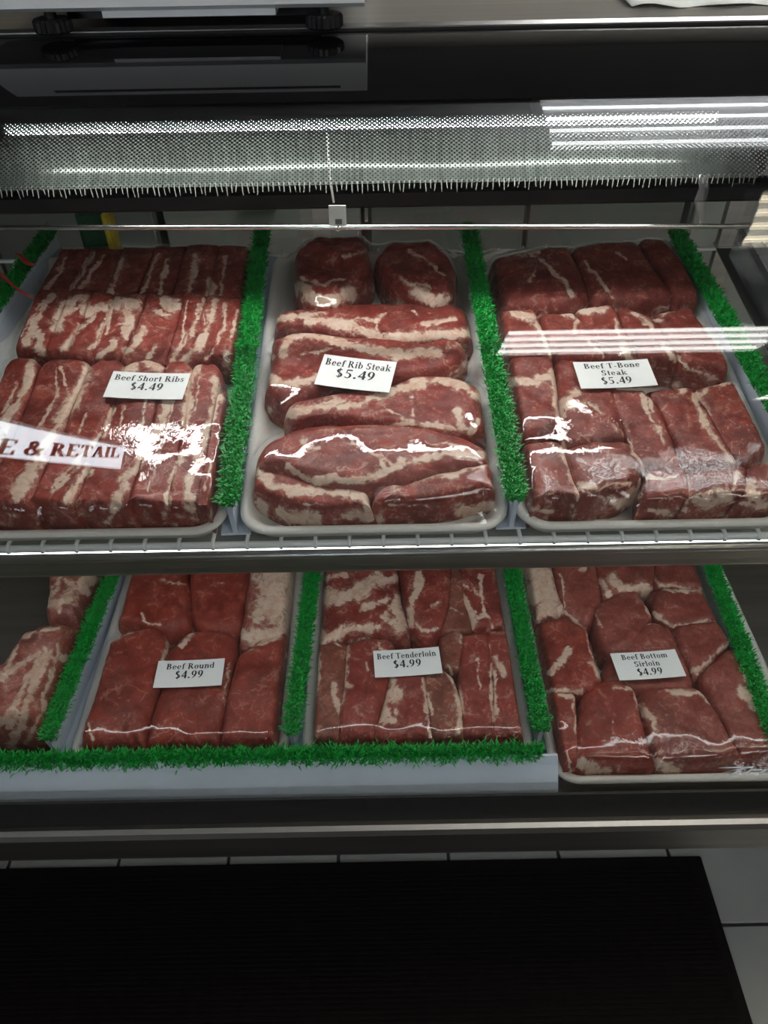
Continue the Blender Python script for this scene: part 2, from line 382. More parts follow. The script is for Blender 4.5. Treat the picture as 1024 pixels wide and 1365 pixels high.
def make_glyphs():
    D = {}
    def G(ch, adv): g = Glyph(); D[ch] = (g, adv); return g
    g = G('B', .74); stem(g, .1, 0, 1); g.arc(.28, .755, .32, .245, -90, 90); g.arc(.28, .275, .38, .275, -90, 90)
    g = G('R', .80); stem(g, .1, 0, 1); g.arc(.28, .745, .34, .255, -90, 90); g.line(.38, .5, .68, .03, .17); g.bar(.58, .82, 0, .055)
    g = G('S', .62); g.arc(.3, .735, .24, .27, 35, 270); g.arc(.3, .27, .26, .27, -145, 90); g.bar(.47, .54, .72, 1); g.bar(.05, .11, 0, .28)
    g = G('T', .74); stem(g, .28, 0, 1, st=False); g.bar(.03, .70, .94, 1); g.bar(.03, .09, .74, 1); g.bar(.64, .70, .74, 1)
    g = G('E', .74); stem(g, .1, 0, 1); g.bar(.2, .66, .94, 1); g.bar(.2, .7, 0, .06); g.bar(.2, .5, .48, .54); g.bar(.6, .66, .76, 1); g.bar(.63, .7, 0, .26)
    g = G('L', .72); stem(g, .1, 0, 1); g.bar(.2, .68, 0, .06); g.bar(.62, .68, 0, .27)
    g = G('H', .84); stem(g, .1, 0, 1); stem(g, .58, 0, 1); g.bar(.2, .62, .47, .54)
    g = G('O', .82); g.arc(.41, .5, .37, .5, 0, 360, n=28)
    g = G('A', .80); g.line(.40, .98, .64, .03, .18); g.line(.38, .98, .14, .03, .07); g.bar(.22, .56, .32, .38); g.bar(.02, .26, 0, .055); g.bar(.5, .8, 0, .055)
    g = G('I', .40); stem(g, .12, 0, 1)
    g = G('W', 1.05); g.line(.12, .98, .34, .02, .17); g.line(.34, .02, .52, .9, .07); g.line(.5, .98, .72, .02, .17); g.line(.72, .02, .94, .98, .07); g.bar(0, .26, .945, 1); g.bar(.84, 1.04, .945, 1)
    g = G('&', .86); g.arc(.36, .76, .2, .24, 0, 360, .13, .08, 20); g.arc(.32, .27, .29, .28, 60, 330, .15, .08, 20); g.line(.24, .66, .74, .03, .15); g.line(.56, .13, .76, .46, .07); g.bar(.62, .86, .45, .51)
    g = G('e', .54); g.arc(.27, XH / 2, .25, XH / 2 + .01, 0, 320, .15, .07, 18); g.bar(.12, .5, .33, .39)
    g = G('f', .40); stem(g, .12, 0, .82, .15, st=False); g.arc(.33, .80, .21, .2, 60, 180, .15, .07); g.bar(.02, .36, XH - .06, XH); g.arc(.38, .90, .075, .075, 0, 360, .075, .075, 10)
    def arch(g, x, w=.32): g.arc(x, XH - .24, w / 2 + .06, .25, 0, 170, .15, .08)
    g = G('h', .64); stem(g, .08, 0, 1, .15, left=True); arch(g, .33); stem(g, .40, 0, XH - .22, .15, st=False)
    g = G('n', .64); stem(g, .08, 0, XH, .15, left=True); arch(g, .33); stem(g, .40, 0, XH - .22, .15, st=False)
    g = G('m', .95); stem(g, .08, 0, XH, .15, left=True); arch(g, .33); stem(g, .38, 0, XH - .22, .15, st=False); arch(g, .64); stem(g, .70, 0, XH - .22, .15, st=False)
    g = G('o', .56); g.arc(.28, XH / 2, .26, XH / 2 + .01, 0, 360, .15, .06, 22)
    g = G('r', .48); stem(g, .08, 0, XH, .15, left=True); g.arc(.36, XH - .22, .16, .23, 40, 165, .1, .09); g.arc(.40, XH - .1, .09, .09, 0, 360, .09, .09, 10)
    g = G('t', .40); stem(g, .12, .1, .88, .15, sb=False, st=False); g.bar(.01, .38, XH - .06, XH); g.arc(.27, .12, .15, .13, 180, 320, .15, .07)
    g = G('i', .34); stem(g, .09, 0, XH, .15, left=True); g.arc(.165, .87, .1, .1, 0, 360, .1, .1, 12)
    g = G('l', .34); stem(g, .09, 0, 1, .15, left=True)
    g = G('b', .60); stem(g, .07, 0, 1, .15, sb=False, left=True); g.arc(.3, XH / 2, .26, XH / 2 + .01, -170, 170, .15, .06, 20)
    g = G('d', .62); stem(g, .38, 0, 1, .15, sb=False, left=True); g.bar(.4, .62, 0, .055); g.arc(.28, XH / 2, .26, XH / 2 + .01, 10, 350, .15, .06, 20)
    g = G('s', .46); g.arc(.22, XH - .18, .17, .19, 35, 270, .13, .07); g.arc(.22, .185, .19, .19, -145, 90, .13, .07); g.bar(.34, .40, .46, XH); g.bar(.03, .08, 0, .2)
    g = G('k', .64); stem(g, .08, 0, 1, .15, left=True); g.line(.24, .28, .52, XH - .03, .07); g.line(.3, .38, .54, .03, .15); g.bar(.42, .66, 0, .055); g.bar(.38, .62, XH - .055, XH)
    g = G('u', .64); stem(g, .08, .22, XH, .15, sb=False, left=True); stem(g, .41, 0, XH, .15, sb=False, left=True); g.arc(.29, .25, .21, .26, 180, 345, .15, .09); g.bar(.5, .62, 0, .055)
    g = G('a', .58); stem(g, .33, .06, XH - .2, .15, sb=False, st=False); g.arc(.27, XH - .21, .21, .22, 0, 150, .15, .07); g.arc(.23, .19, .2, .2, 30, 330, .15, .07); g.bar(.4, .58, 0, .06)
    g = G('-', .38); g.bar(.04, .32, .26, .36)
    g = G('.', .28); g.arc(.14, .09, .1, .1, 0, 360, .1, .1, 12)
    g = G('$', .58); g.arc(.28, .72, .22, .25, 35, 270); g.arc(.28, .27, .24, .27, -145, 90); g.bar(.25, .31, -.1, 1.1)
    g = G('4', .58); g.bar(.33, .5, 0, 1); g.bar(.02, .56, .24, .36); g.line(.06, .3, .40, .96, .07)
    g = G('5', .58); g.arc(.24, .3, .28, .31, -140, 100, .16, .08, 18); g.bar(.14, .52, .86, 1); g.line(.17, .95, .13, .52, .07)
    g = G('9', .58); g.arc(.28, .67, .25, .33, 0, 360, .16, .06, 22); g.arc(.06, .62, .46, .62, -80, 5, .16, .07, 12)
    return D
GL = make_glyphs()
def text_polys(txt, h, gap=.05):
    x = 0; out = []
    for ch in txt:
        if ch == ' ': x += .32; continue
        g, adv = GL[ch]
        out += [[(x + a, b) for a, b in p] for p in g.P]; x += adv + gap
    return [[(a * h, b * h) for a, b in p] for p in out], x * h

mb = MB(); LH, sw = .245, .93
polys, tw = text_polys('WHOLESALE & RETAIL', LH, .05)
xe = text_polys('WHOLESALE ', LH, .05)[1]
for p, dy_, dz_ in [(p, i, j) for p in polys for i in (-.008, 0, .008) for j in (-.004, .004)]:   # painted to be read from the street, climbing slightly
    mb.add([(XL - .049, -2.25 + dy_ - (a - xe) * sw, H + .225 + dz_ + (a - xe) * sw * .15 + b) for a, b in p], [tuple(range(len(p)))])
V = np.array(mb.V)
keep = [f for f in mb.F if all(WY0 + .05 < V[i, 1] < WY1 - .03 for i in f)]
mesh_obj('lettering', mb.V, keep, 'ink', wt)

# ------------------------------------------------------------------ ceiling lights
def ceiling_light(x0, x1, y0, y1, tube, label, ntube=4):
    cx, cy = (x0 + x1) / 2, (y0 + y1) / 2
    t = thing('ceiling_light', (cx, cy, ZC - .06), label, 'ceiling light', 'ceiling lights over the counter')
    mb = MB(); z0, z1 = ZC - .06, ZC
    mb.box(x0 - .02, x1 + .02, y0 - .02, y0, z0, z1); mb.box(x0 - .02, x1 + .02, y1, y1 + .02, z0, z1)
    mb.box(x0 - .02, x0, y0, y1, z0, z1); mb.box(x1, x1 + .02, y0, y1, z0, z1); mb.box(x0, x1, y0, y1, z1 - .012, z1 - .006)
    mb.build('housing', 'reflector', t)
    for i in range(ntube):
        y = y0 + (y1 - y0) * (i + .5) / ntube
        MB().tube([(x0 + .01, y, z0 + .022), (x1 - .01, y, z0 + .022)], .021, 10).build('tube', tube, t, True)
ceiling_light(.47, 1.53, -1.33, -.87, 'tube', 'four-tube ceiling light in front of the counter, over the customer side')
ceiling_light(.48, 1.75, 1.10, 1.70, 'tube_dim', 'four-tube ceiling light behind the counter, over the staff side')
ceiling_light(1.06, 2.28, .14, .66, 'tube_warm', 'warm yellowish four-tube ceiling light directly over the case glass')

ceiling_light(2.15, 3.1, -2.9, -2.4, 'tube', 'added four-tube fill light over the shop floor, farthest from the counter')  # added fixture, unseen even in the glass, to brighten the scale front

# ================================================================== DISPLAY CASE
CX0, CX1 = -0.80, 1.15
case = thing('display_case', ((CX0 + CX1) / 2, .9, 0), 'refrigerated meat display case with curved front glass and steel trim', 'display case')
gp = glass_profile()
FR = 0.806                                    # the dark band starts here
front = [(y, H + z, a) for y, z, a in gp if y <= FR]
band = [(y, H + z, a) for y, z, a in gp if y >= FR - .008]
def sheet(prof, th, x0, x1):
    outer = [(y, z) for y, z, a in prof]
    inner = [(y + th * math.cos(a), z - th * math.sin(a)) for y, z, a in prof]
    return MB().extrude_x(outer + inner[::-1], x0, x1)
mb = sheet(front, .006, CX0 + .02, CX1 - .02)
g_ = mb.build('front_glass', 'glass', case)
g_.data.polygons.foreach_set('use_smooth', np.array([len(p.vertices) == 4 for p in g_.data.polygons])); g_.data.set_sharp_from_angle(angle=math.radians(40))
o = sheet(band, .007, CX0 + .02, CX1 - .02).build('glass_band', 'band', case)
o.data.polygons.foreach_set('use_smooth', np.array([len(p.vertices) == 4 for p in o.data.polygons])); o.data.set_sharp_from_angle(angle=math.radians(40))
o['label'] = 'glossy black band along the top of the curved glass'
# steel top
TY, TZ = gp[-1][0], H + gp[-1][1]
mb = MB().extrude_x([(TY, TZ - .004), (TY, TZ + .003), (TY + .004, TZ + .006), (1.32, TZ + .006), (1.32, TZ - .03), (1.29, TZ - .03), (1.29, TZ - .012), (TY + .02, TZ - .012)], CX0, CX1)
mb.build('top_deck', 'steel', case)
MB().box(CX0, CX1, TY - .003, TY - .0005, TZ - .006, TZ + .002).build('top_gasket', 'gasket', case)
# bottom front rail
o = MB().extrude_x([(.424, H - .872), (.424, H - .858), (.404, H - .852), (.399, H - .855), (.396, H - .862), (.396, H - .905), (.400, H - .918), (.410, H - .924), (.70, H - .924), (.70, H - .90)], CX0, CX1).build('front_rail', 'steel_dull', case)
MB().extrude_x([(.4085, H - .862), (.4105, H - .852), (.4205, H - .8215), (.4235, H - .8215), (.4130, H - .855), (.4130, H - .862)], CX0, CX1).build('glass_gasket', 'gasket', case)
# body
mb = MB().box(CX0, CX1, .72, 1.30, .12, H - .905); mb.build('cabinet_base', 'inner', case)
mb = MB(); mb.box(CX0, CX1, .425, 1.25, H - .885, H - .8625); mb.build('deck_pan', 'steel_dull', case)
for lx in (CX0 + .06, CX1 - .06):
    for ly in (.78, 1.24):
        MB().lathe((lx, ly, 0), [(.022, 0), (.022, .015), (.014, .02), (.014, .125)], 16).build('foot', 'dark', case)
pf = [(y, H + z) for y, z, a in gp]
prof_end = [(.424, H - .90)] + [(y + .004, z) for y, z in pf] + [(1.30, TZ - .01), (1.30, H - .90)]
MB().extrude_x(prof_end, CX0, CX0 + .02).build('end_panel', 'inner', case)
MB().extrude_x(prof_end, CX1 - .02, CX1).build('end_panel', 'inner', case)
# rear frame and sliding doors
mb = MB(); mb.box(CX0, CX1, 1.25, 1.29, TZ - .13, TZ - .005); mb.box(CX0, CX1, 1.25, 1.29, H - .885, H - .80)
mb.build('rear_frame', 'inner', case)
for x0, x1, y in ((CX0 + .02, -.08, 1.255), (-.13, .62, 1.275), (.57, CX1 - .02, 1.255)):
    mb = MB(); z0, z1 = H - .80, TZ - .13; b = .028
    mb.box(x0, x0 + b, y, y + .014, z0, z1); mb.box(x1 - b, x1, y, y + .014, z0, z1); mb.box(x0, x1, y, y + .014, z0, z0 + b); mb.box(x0, x1, y, y + .014, z1 - b, z1)
    d = mb.build('sliding_door', 'steel_dull', case)
    MB().box(x0 + b, x1 - b, y + .005, y + .009, z0 + b, z1 - b).build('pane', 'glass', d)
# lamps inside
TBX0, TBX1 = [float((lambda d: d[0] * .815 / d[1])(ray(px, 166))) for px in (8, 952)]
MB().tube([(TBX0, .815, H - .2290), (TBX1, .815, H - .2290)], .0078, 14).build('lamp_tube', 'case_tube', case, True)
for x in (TBX0 - .012, TBX1):
    MB().lathe((x + .006, .815, H - .2370), [(.006, 0), (.0085, .002), (.0085, .014), (.006, .016)], 12).build('lamp_holder', 'dark', case)
MB().box(CX0 + .02, CX1 - .02, .872, .90, H - .338, H - .318, .003).build('valance_bar', 'dark', case)
MB().tube([(CX0 + .02, .800, H - .3165), (CX1 - .02, .800, H - .3165 - .031)], .0026, 10).build('glass_rail', 'chrome', case, True)

# logo decal on the lower glass (slanted lower-case letters with speed strokes), white
def on_glass(px, py):
    n = np.array([0, -math.cos(A0), math.sin(A0)]); o = np.array([0, GY, H + GZ]) + n * .0006
    d = ray(px, py); return CAM + d * ((o - CAM) @ n) / (d @ n)
S5 = 517 / 144.
def dec(pts): return [on_glass(x / S5 + 880, y / S5 + 720) for x, y in pts]
mb = MB()
for p in ([(275, 1091), (300, 1087), (452, 1083), (440, 1091)], [(340, 1101), (360, 1097), (395, 1097), (385, 1103)],
          [(400, 1085), (418, 1085), (352, 1127), (325, 1128)], [(325, 1128), (335, 1119), (380, 1117), (370, 1126)],
          [(430, 1098), (446, 1098), (408, 1124), (390, 1124)], [(430, 1103), (446, 1096), (492, 1096), (482, 1104)],
          [(500, 1096), (517, 1096), (487, 1118), (468, 1122)], [(470, 1122), (484, 1114), (540, 1112), (530, 1120)], [(560, 1096), (577, 1096), (545, 1120), (526, 1120)],
          [(600, 1094), (618, 1094), (580, 1120), (562, 1120)], [(600, 1099), (612, 1092), (670, 1092), (660, 1099)], [(585, 1110), (595, 1104), (655, 1104), (645, 1110)], [(565, 1120), (575, 1113), (640, 1113), (630, 1120)]):
    mb.add(dec(p), [tuple(range(len(p)))])
mb.build('logo_decal', 'logo', case)['label'] = 'white slanted lettering on the lower front glass'

# ================================================================== DOT BAND ON THE GLASS, FILM CURTAIN BEHIND THE LAMP
def frit_mat():
    m, nt, out = new_mat('printed_dot_band'); L = nt.links.new
    at = N(nt, 'ShaderNodeAttribute', attribute_name='st'); sp = N(nt, 'ShaderNodeSeparateXYZ'); L(at.outputs['Vector'], sp.inputs[0])
    def M_(op, a, bb=None):
        n = N(nt, 'ShaderNodeMath', operation=op)
        for i, v in enumerate((a, bb)):
            if v is None: continue
            if isinstance(v, (int, float)): n.inputs[i].default_value = v
            else: L(v, n.inputs[i])
        return n.outputs[0]
    P_ = .0047
    def dots(dx, dy):                         # distance to the nearest centre of a square lattice, in pitches
        fx = M_('SUBTRACT', M_('FRACT', M_('ADD', M_('DIVIDE', sp.outputs[0], P_), dx)), .5)
        fy = M_('SUBTRACT', M_('FRACT', M_('ADD', M_('DIVIDE', sp.outputs[1], P_), dy)), .5)
        return M_('SQRT', M_('ADD', M_('MULTIPLY', fx, fx), M_('MULTIPLY', fy, fy)))
    d = M_('MINIMUM', dots(0, 0), dots(.5, .5))
    ink = M_('LESS_THAN', d, sp.outputs[2])   # third coordinate: dot radius, growing towards the solid band
    tr = N(nt, 'ShaderNodeBsdfTransparent')
    dk = N(nt, 'ShaderNodeBsdfPrincipled'); dk.inputs['Base Color'].default_value = (.006, .006, .007, 1); dk.inputs['Roughness'].default_value = .4
    mx = N(nt, 'ShaderNodeMixShader'); L(ink, mx.inputs[0]); L(tr.outputs[0], mx.inputs[1]); L(dk.outputs[0], mx.inputs[2]); L(mx.outputs[0], out.inputs[0])
    return m
MT['frit'] = frit_mat()
MT['curtain'] = mat('grey_plastic_film', (.075, .088, .080), .30, .40, .30, 90, .25, (4, .15, .15))
fz = [(y, H + z, a) for y, z, a in glass_profile(8, 160) if .7125 <= y <= FR]
arc = np.concatenate([[0], np.cumsum([math.dist(p[:2], q[:2]) for p, q in zip(fz[:-1], fz[1:])])])
V = []; ST = []
for x in (CX0 + .02, CX1 - .02):
    for (y, z, a), t in zip(fz, arc): V.append((x, y + .003 * math.cos(a), z - .003 * math.sin(a))); ST.append((x, t, .19 + .55 * (t / arc[-1]) ** 2.2))
k = len(fz)
o = mesh_obj('dot_band', V, [(i, i + 1, k + i + 1, k + i) for i in range(k - 1)], 'frit', case, smooth=True)
o.data.attributes.new('st', 'FLOAT_VECTOR', 'POINT').data.foreach_set('vector', np.array(ST, np.float32).ravel())
o['label'] = 'black dots printed on the glass, denser towards the solid band'
ctl = [(.935, -.212), (.890, -.213), (.868, -.219), (.861, -.235), (.859, -.255), (.858, -.268), (.8565, -.278), (.852, -.2865), (.843, -.2925), (.833, -.2965)]
def catmull(P, n=8):
    P = np.asarray(P, float); Q = np.vstack([2 * P[0] - P[1], P, 2 * P[-1] - P[-2]]); out = []
    for i in range(1, len(Q) - 2):
        for t in np.linspace(0, 1, n, endpoint=False):
            a, b, c, d = Q[i - 1:i + 3]
            out.append(.5 * (2 * b + (c - a) * t + (2 * a - 5 * b + 4 * c - d) * t * t + (3 * b - a - 3 * c + d) * t ** 3))
    out.append(P[-1]); return np.array(out)
cp = catmull(ctl, 8)
x_end = float(.40)
ct = thing('film_curtain', (0, .87, H - .305), 'grey plastic film curtain hanging behind the lamp tube, frayed lower edge', 'curtain')
def curtain_sheet(name, x0, x1, cp, dy=0):
    nx = 60; xs = np.linspace(x0, x1, nx); arc = np.concatenate([[0], np.cumsum(np.linalg.norm(np.diff(cp, axis=0), axis=1))])
    V = []; ST = []
    for x in xs:
        for (y, z), s in zip(cp, arc):
            V.append((x, y + dy + .0012 * math.sin(x * 23 + z * 60), H + z)); ST.append((x, s, 0))
    k = len(cp); Fc = [(i * k + j, i * k + j + 1, (i + 1) * k + j + 1, (i + 1) * k + j) for i in range(nx - 1) for j in range(k - 1)]
    return mesh_obj(name, V, Fc, 'curtain', ct, smooth=True)
curtain_sheet('film_sheet', CX0 + .025, x_end, cp)
mb = MB()
for x in np.arange(CX0 + .03, x_end, .0055):
    l = random.uniform(.004, .009); dx = random.uniform(-.0015, .0015); wd = .0008
    y, z = cp[-1]; y -= .001
    mb.add([(x - wd, y, H + z + .004), (x + wd, y, H + z + .004), (x + dx + .0004, y - .002, H + z - l), (x + dx - .0004, y - .002, H + z - l)], [(0, 1, 2, 3)])
o = mb.build('frayed_fringe', 'fringe', ct); o['kind'] = 'stuff'
# loose plastic strip at the curtain end
pa = cpx(0, [(944, 232), (946, 250), (941, 268), (940, 285), (936, 299)])
vp = Plane(.826, H, 90)
def vert(px, py, y):
    d = ray(px, py); return CAM + d * (y / d[1])
L_ = [vert(x, y, .826) for x, y in pa]; R_ = [vert(x - wd, y, .829) for (x, y), wd in zip(pa, (14, 14, 16, 9, 3))]
mb = MB(); k = len(L_)
mb.add(L_ + R_, [(i, i + 1, k + i + 1, k + i) for i in range(k - 1)])
o = mb.build('plastic_strip', 'plastic', smooth=True); tag(o, 'torn clear plastic strip dangling from the end of the grey film curtain', 'plastic strip')
o.modifiers.new('thickness', 'SOLIDIFY').thickness = .0006
# pull cord with tag
pc = thing('pull_cord', tuple(vert(448, 303, .797)), 'thin white pull cord with a small clear tag hanging before the grey film curtain', 'pull cord')
MB().tube([vert(x, y, .797) for x, y in ((436, 172), (438, 205), (440, 238), (445, 270))], .0011, 6).build('cord', 'cord', pc, True)
a, b, c, d = [vert(x, y, .796) for x, y in ((438, 274), (461, 274), (462, 301), (439, 301))]
off = np.array([0, .0012, 0])
mb = MB().add([a, b, c, d, a + off, b + off, c + off, d + off], [(0, 3, 2, 1), (4, 5, 6, 7), (0, 1, 5, 4), (1, 2, 6, 5), (2, 3, 7, 6), (3, 0, 4, 7)])
mb.build('cord_tag', 'cord', pc)
a, b, c, d = [vert(x, y, .7950) for x, y in ((447, 292), (456, 292), (456, 299), (447, 299))]
MB().add([a, b, c, d], [(0, 3, 2, 1)]).build('tag_mark', 'cab', pc)['label'] = 'grey square printed on the tag'
kn = vert(451, 304, .795); MB().lathe(kn - np.array([0, 0, .003]), [(.001, 0), (.003, .001), (.0035, .003), (.003, .005), (.001, .006)], 12).build('knob', 'chrome', pc, True)

# ================================================================== WIRE SHELF
sh = thing('wire_shelf', (0, SHELF.o[1], SHELF.o[2] - .04), 'white coated wire shelf with steel front trim, tilted towards the glass', 'wire shelf')
SX0, SX1 = CX0 + .03, CX1 - .03; SD = .52
wr = .003
MB().tube([SHELF.at(SX0, -.004, -.0035), SHELF.at(SX1, -.004, -.0035)], .0036, 10).build('front_wire', 'wire', sh, True)
for v in (.17, .34, .515): MB().tube([SHELF.at(SX0, v, -.008), SHELF.at(SX1, v, -.008)], .003, 8).build('cross_wire', 'wire', sh, True)
x = SX0 + .01; first = None
while x < SX1:
    if first is None:
        first = MB().tube([SHELF.at(x, -.0072, -.0055), SHELF.at(x, -.0086, -.004), SHELF.at(x, -.0080, -.001), SHELF.at(x, -.003, .0008), SHELF.at(x, .01, -.0022), SHELF.at(x, SD, -.0022)], .0021, 7).build('wire', 'wire', sh, True); fx = x
    else:
        o = bpy.data.objects.new('wire', first.data); COL.objects.link(o); o.parent = sh; o.location = (x - fx, 0, 0)
    x += .0345
y0, z0 = SHELF.o[1], SHELF.o[2]
MB().tube([(SX0, y0 - .0118, z0 - .0108), (SX1, y0 - .0118, z0 - .0108)], .0048, 20).build('front_trim', 'trim', sh, True)
MB().extrude_x([(y0 - .0125, z0 - .0155), (y0 - .0115, z0 - .036), (y0 - .0105, z0 - .039), (y0 - .004, z0 - .039), (y0 - .006, z0 - .0155)], SX0, SX1).build('front_fascia', 'steel_dull', sh)
MB().box(SX0, SX1, y0 + .010, y0 + .048, z0 - .024, z0 - .020).build('lamp_plate', 'cab2', sh)
MB().tube([(SX0 + .05, y0 + .026, z0 - .0325), (SX1 - .05, y0 + .026, z0 - .0325)], .0075, 12).build('shelf_lamp', 'deck_tube', sh, True)

# ================================================================== MEAT
def smooth_closed(P, it=2):
    for _ in range(it):
        Q = np.roll(P, -1, 0); P = np.stack([.75 * P + .25 * Q, .25 * P + .75 * Q], 1).reshape(-1, 2)
    return P
def resample(P, n):
    Q = np.vstack([P, P[:1]]); s = np.concatenate([[0], np.cumsum(np.linalg.norm(np.diff(Q, axis=0), axis=1))])
    t = np.linspace(0, s[-1], n, endpoint=False)
    return np.stack([np.interp(t, s, Q[:, 0]), np.interp(t, s, Q[:, 1])], -1)
GROW = .0035
def grow(P, d):
    t = np.roll(P, -1, 0) - np.roll(P, 1, 0); t /= np.linalg.norm(t, axis=1)[:, None] + 1e-9
    ar = np.sum(P[:, 0] * np.roll(P[:, 1], -1) - np.roll(P[:, 0], -1) * P[:, 1])
    return P + d * (1 if ar > 0 else -1) * np.stack([t[:, 1], -t[:, 0]], -1)
HEIGHT = {}                                   # tray -> list of (u, v, w) samples of the meat surface
seedc = [0]
def meat(tray, name, crop, outline, top, m, fats, label, cat, group, rim=0.0, base=.0065, NA=176, NR=50, lump=.0022, dome=5.0, fatbase=0.0, front=False):
    seedc[0] += 1; sd = seedc[0]
    pl = TRAYS[tray]['pl']
    pp = resample(smooth_closed(resample(cpx(crop, outline), 44)), NA)
    uv = np.array([pl.uv(x, y, top * .85) for x, y in pp])
    if front:                                 # the near edge shows down to where the slab meets the tray
        t = np.roll(uv, -3, 0) - np.roll(uv, 3, 0); t /= np.linalg.norm(t, axis=1)[:, None]
        ar = np.sum(uv[:, 0] * np.roll(uv[:, 1], -1) - np.roll(uv[:, 0], -1) * uv[:, 1])
        nv = -t[:, 0] * (1 if ar > 0 else -1)
        k = np.clip((-nv - .1) / .7, 0, 1); k = np.convolve(np.concatenate([k[-4:], k, k[:4]]), np.ones(9) / 9, 'valid')
        uv = np.array([pl.uv(x, y, top * .85 * (1 - q) + (base + .002) * q) for (x, y), q in zip(pp, k)])
        ker = np.ones(9) / 9; uv = np.stack([np.convolve(np.concatenate([uv[-4:, i], uv[:, i], uv[:4, i]]), ker, 'valid') for i in (0, 1)], -1)
    uv = grow(uv, GROW)
    T = TRAYS[tray]; uv[:, 0] = np.clip(uv[:, 0], T['u0'] + .013, T['u1'] - .013); uv[:, 1] = np.clip(uv[:, 1], T['v0'] + .0135, T['v1'] - .010)
    uv += (RNG.random(uv.shape) - .5) * 1e-4
    area = np.sum(uv[:, 0] * np.roll(uv[:, 1], -1) - np.roll(uv[:, 0], -1) * uv[:, 1])
    if area < 0: uv = uv[::-1]
    wob = 1 + .02 * (vnoise(np.arange(NA) * .35, np.full(NA, sd * 3.1), sd) - .5) * 2
    c = uv.mean(0); uv = c + (uv - c) * wob[:, None]
    C = np.cov((uv - c).T); ev, evec = np.linalg.eigh(C); ax = evec[:, 1]
    half = max(0., (math.sqrt(ev[1]) - math.sqrt(ev[0])) * 1.35)
    core = c + np.clip((uv - c) @ ax, -half, half)[:, None] * ax
    k = np.linspace(0, 1, NR); S = 1 - (1 - k) ** 1.7
    U = core[None] + S[:, None, None] * (uv - core)[None]
    Wp = np.maximum(0, 1 - S ** (dome * 1.7)) ** .42
    lumps = lump * 2 * (vnoise(U[..., 0] * 34, U[..., 1] * 34, sd) - .5) + lump * .7 * (vnoise(U[..., 0] * 110, U[..., 1] * 110, sd + 9) - .5)
    W = base + (top - base) * Wp[:, None] + lumps * Wp[:, None]
    HEIGHT.setdefault(tray, []).append(np.stack([U[..., 0].ravel(), U[..., 1].ravel(), W.ravel()], -1))
    V = pl.at(U[..., 0], U[..., 1], W).reshape(-1, 3)
    px = to_px(V); s, ox, oy = CROP[crop]
    q = np.stack([(px[:, 0] - ox) * s, (px[:, 1] - oy) * s], -1)
    wob2 = sum(am * (np.stack([vnoise(q[:, 0] * fr, q[:, 1] * fr, sd + 31), vnoise(q[:, 0] * fr, q[:, 1] * fr, sd + 57)], -1) - .5) for am, fr in ((16, .022), (9, .06), (5, .16)))
    wmod = .45 + 1.1 * vnoise(q[:, 0] * .03, q[:, 1] * .03, sd + 91)
    q = q + wob2
    fat = np.full(len(q), fatbase)
    for wd, *pts in fats:
        d = np.full(len(q), 1e9)
        if len(pts) == 1: d = np.linalg.norm(q - np.array(pts[0]), axis=1)
        for a, b in zip(pts[:-1], pts[1:]):
            a = np.array(a, float); b = np.array(b, float); ab = b - a
            t = np.clip((q - a) @ ab / (ab @ ab), 0, 1); d = np.minimum(d, np.linalg.norm(q - a - t[:, None] * ab, axis=1))
        fat = np.maximum(fat, np.clip(.5 + (wd * wmod * .58 - d) / (.75 * wd + 9), 0, 1))
    if rim:
        rs = np.repeat(S, NA); nz = vnoise(q[:, 0] * .03, q[:, 1] * .03, sd + 77)
        fat = np.maximum(fat, np.clip((rs - .90) / .06, 0, 1) * np.clip(rim + (nz - .5) * 1.2, 0, 1) * .8)
    Fc = []
    idx = np.arange(NR * NA).reshape(NR, NA); nxt = np.roll(idx, -1, 1)
    Fc = np.stack([idx[:-1], idx[1:], nxt[1:], nxt[:-1]], -1).reshape(-1, 4).tolist()
    Fc.append(tuple(idx[-1][::-1].tolist()))
    o = mesh_obj(name, V, Fc, m, smooth=True)
    a = o.data.attributes.new('fat', 'FLOAT', 'POINT'); a.data.foreach_set('value', fat.astype(np.float32))
    o.data.set_sharp_from_angle(angle=math.radians(60))
    return tag(o, label, cat, group)

# trays: (plane, front-left px, front-right px, depth, label)
def tray_rect(pl, fl, fr, vback, inset=.0):
    a = pl.uv(*fl, .018); b = pl.uv(*fr, .018)
    return dict(pl=pl, u0=a[0] + inset, u1=b[0] - inset, v0=(a[1] + b[1]) / 2, v1=vback)
TRAYS = {
 'A': tray_rect(SHELF, (-150, 722), (301, 715), .475),
 'B': tray_rect(SHELF, (317, 715), (681, 709), .475),
 'C': tray_rect(SHELF, (690, 709), (1068, 702), .475),
 'D': tray_rect(DECK, (97, 996), (386, 991), .42),
 'E': tray_rect(DECK, (404, 990), (709, 985), .42),
 'F': tray_rect(DECK, (737, 1047), (1090, 1041), .42),
 'G': tray_rect(DECK, (-300, 1014), (76, 1006), .42),
}
TRAYS['D']['v0'] = TRAYS['E']['v0'] = .046
TRAYS['A']['what'] = 'short ribs'; TRAYS['B']['what'] = 'rib steaks'; TRAYS['C']['what'] = 'T-bone steaks'
TRAYS['D']['what'] = 'round steaks'; TRAYS['E']['what'] = 'tenderloin slices'; TRAYS['F']['what'] = 'bottom sirloin steaks'; TRAYS['G']['what'] = 'marbled roasts'
def rrect(u0, u1, v0, v1, r, n=8):
    P = []
    for cx, cy, a in ((u1 - r, v1 - r, 0), (u0 + r, v1 - r, 90), (u0 + r, v0 + r, 180), (u1 - r, v0 + r, 270)):
        for i in range(n + 1):
            t = math.radians(a + 90 * i / n); P.append((cx + r * math.cos(t), cy + r * math.sin(t)))
    return np.array(P)
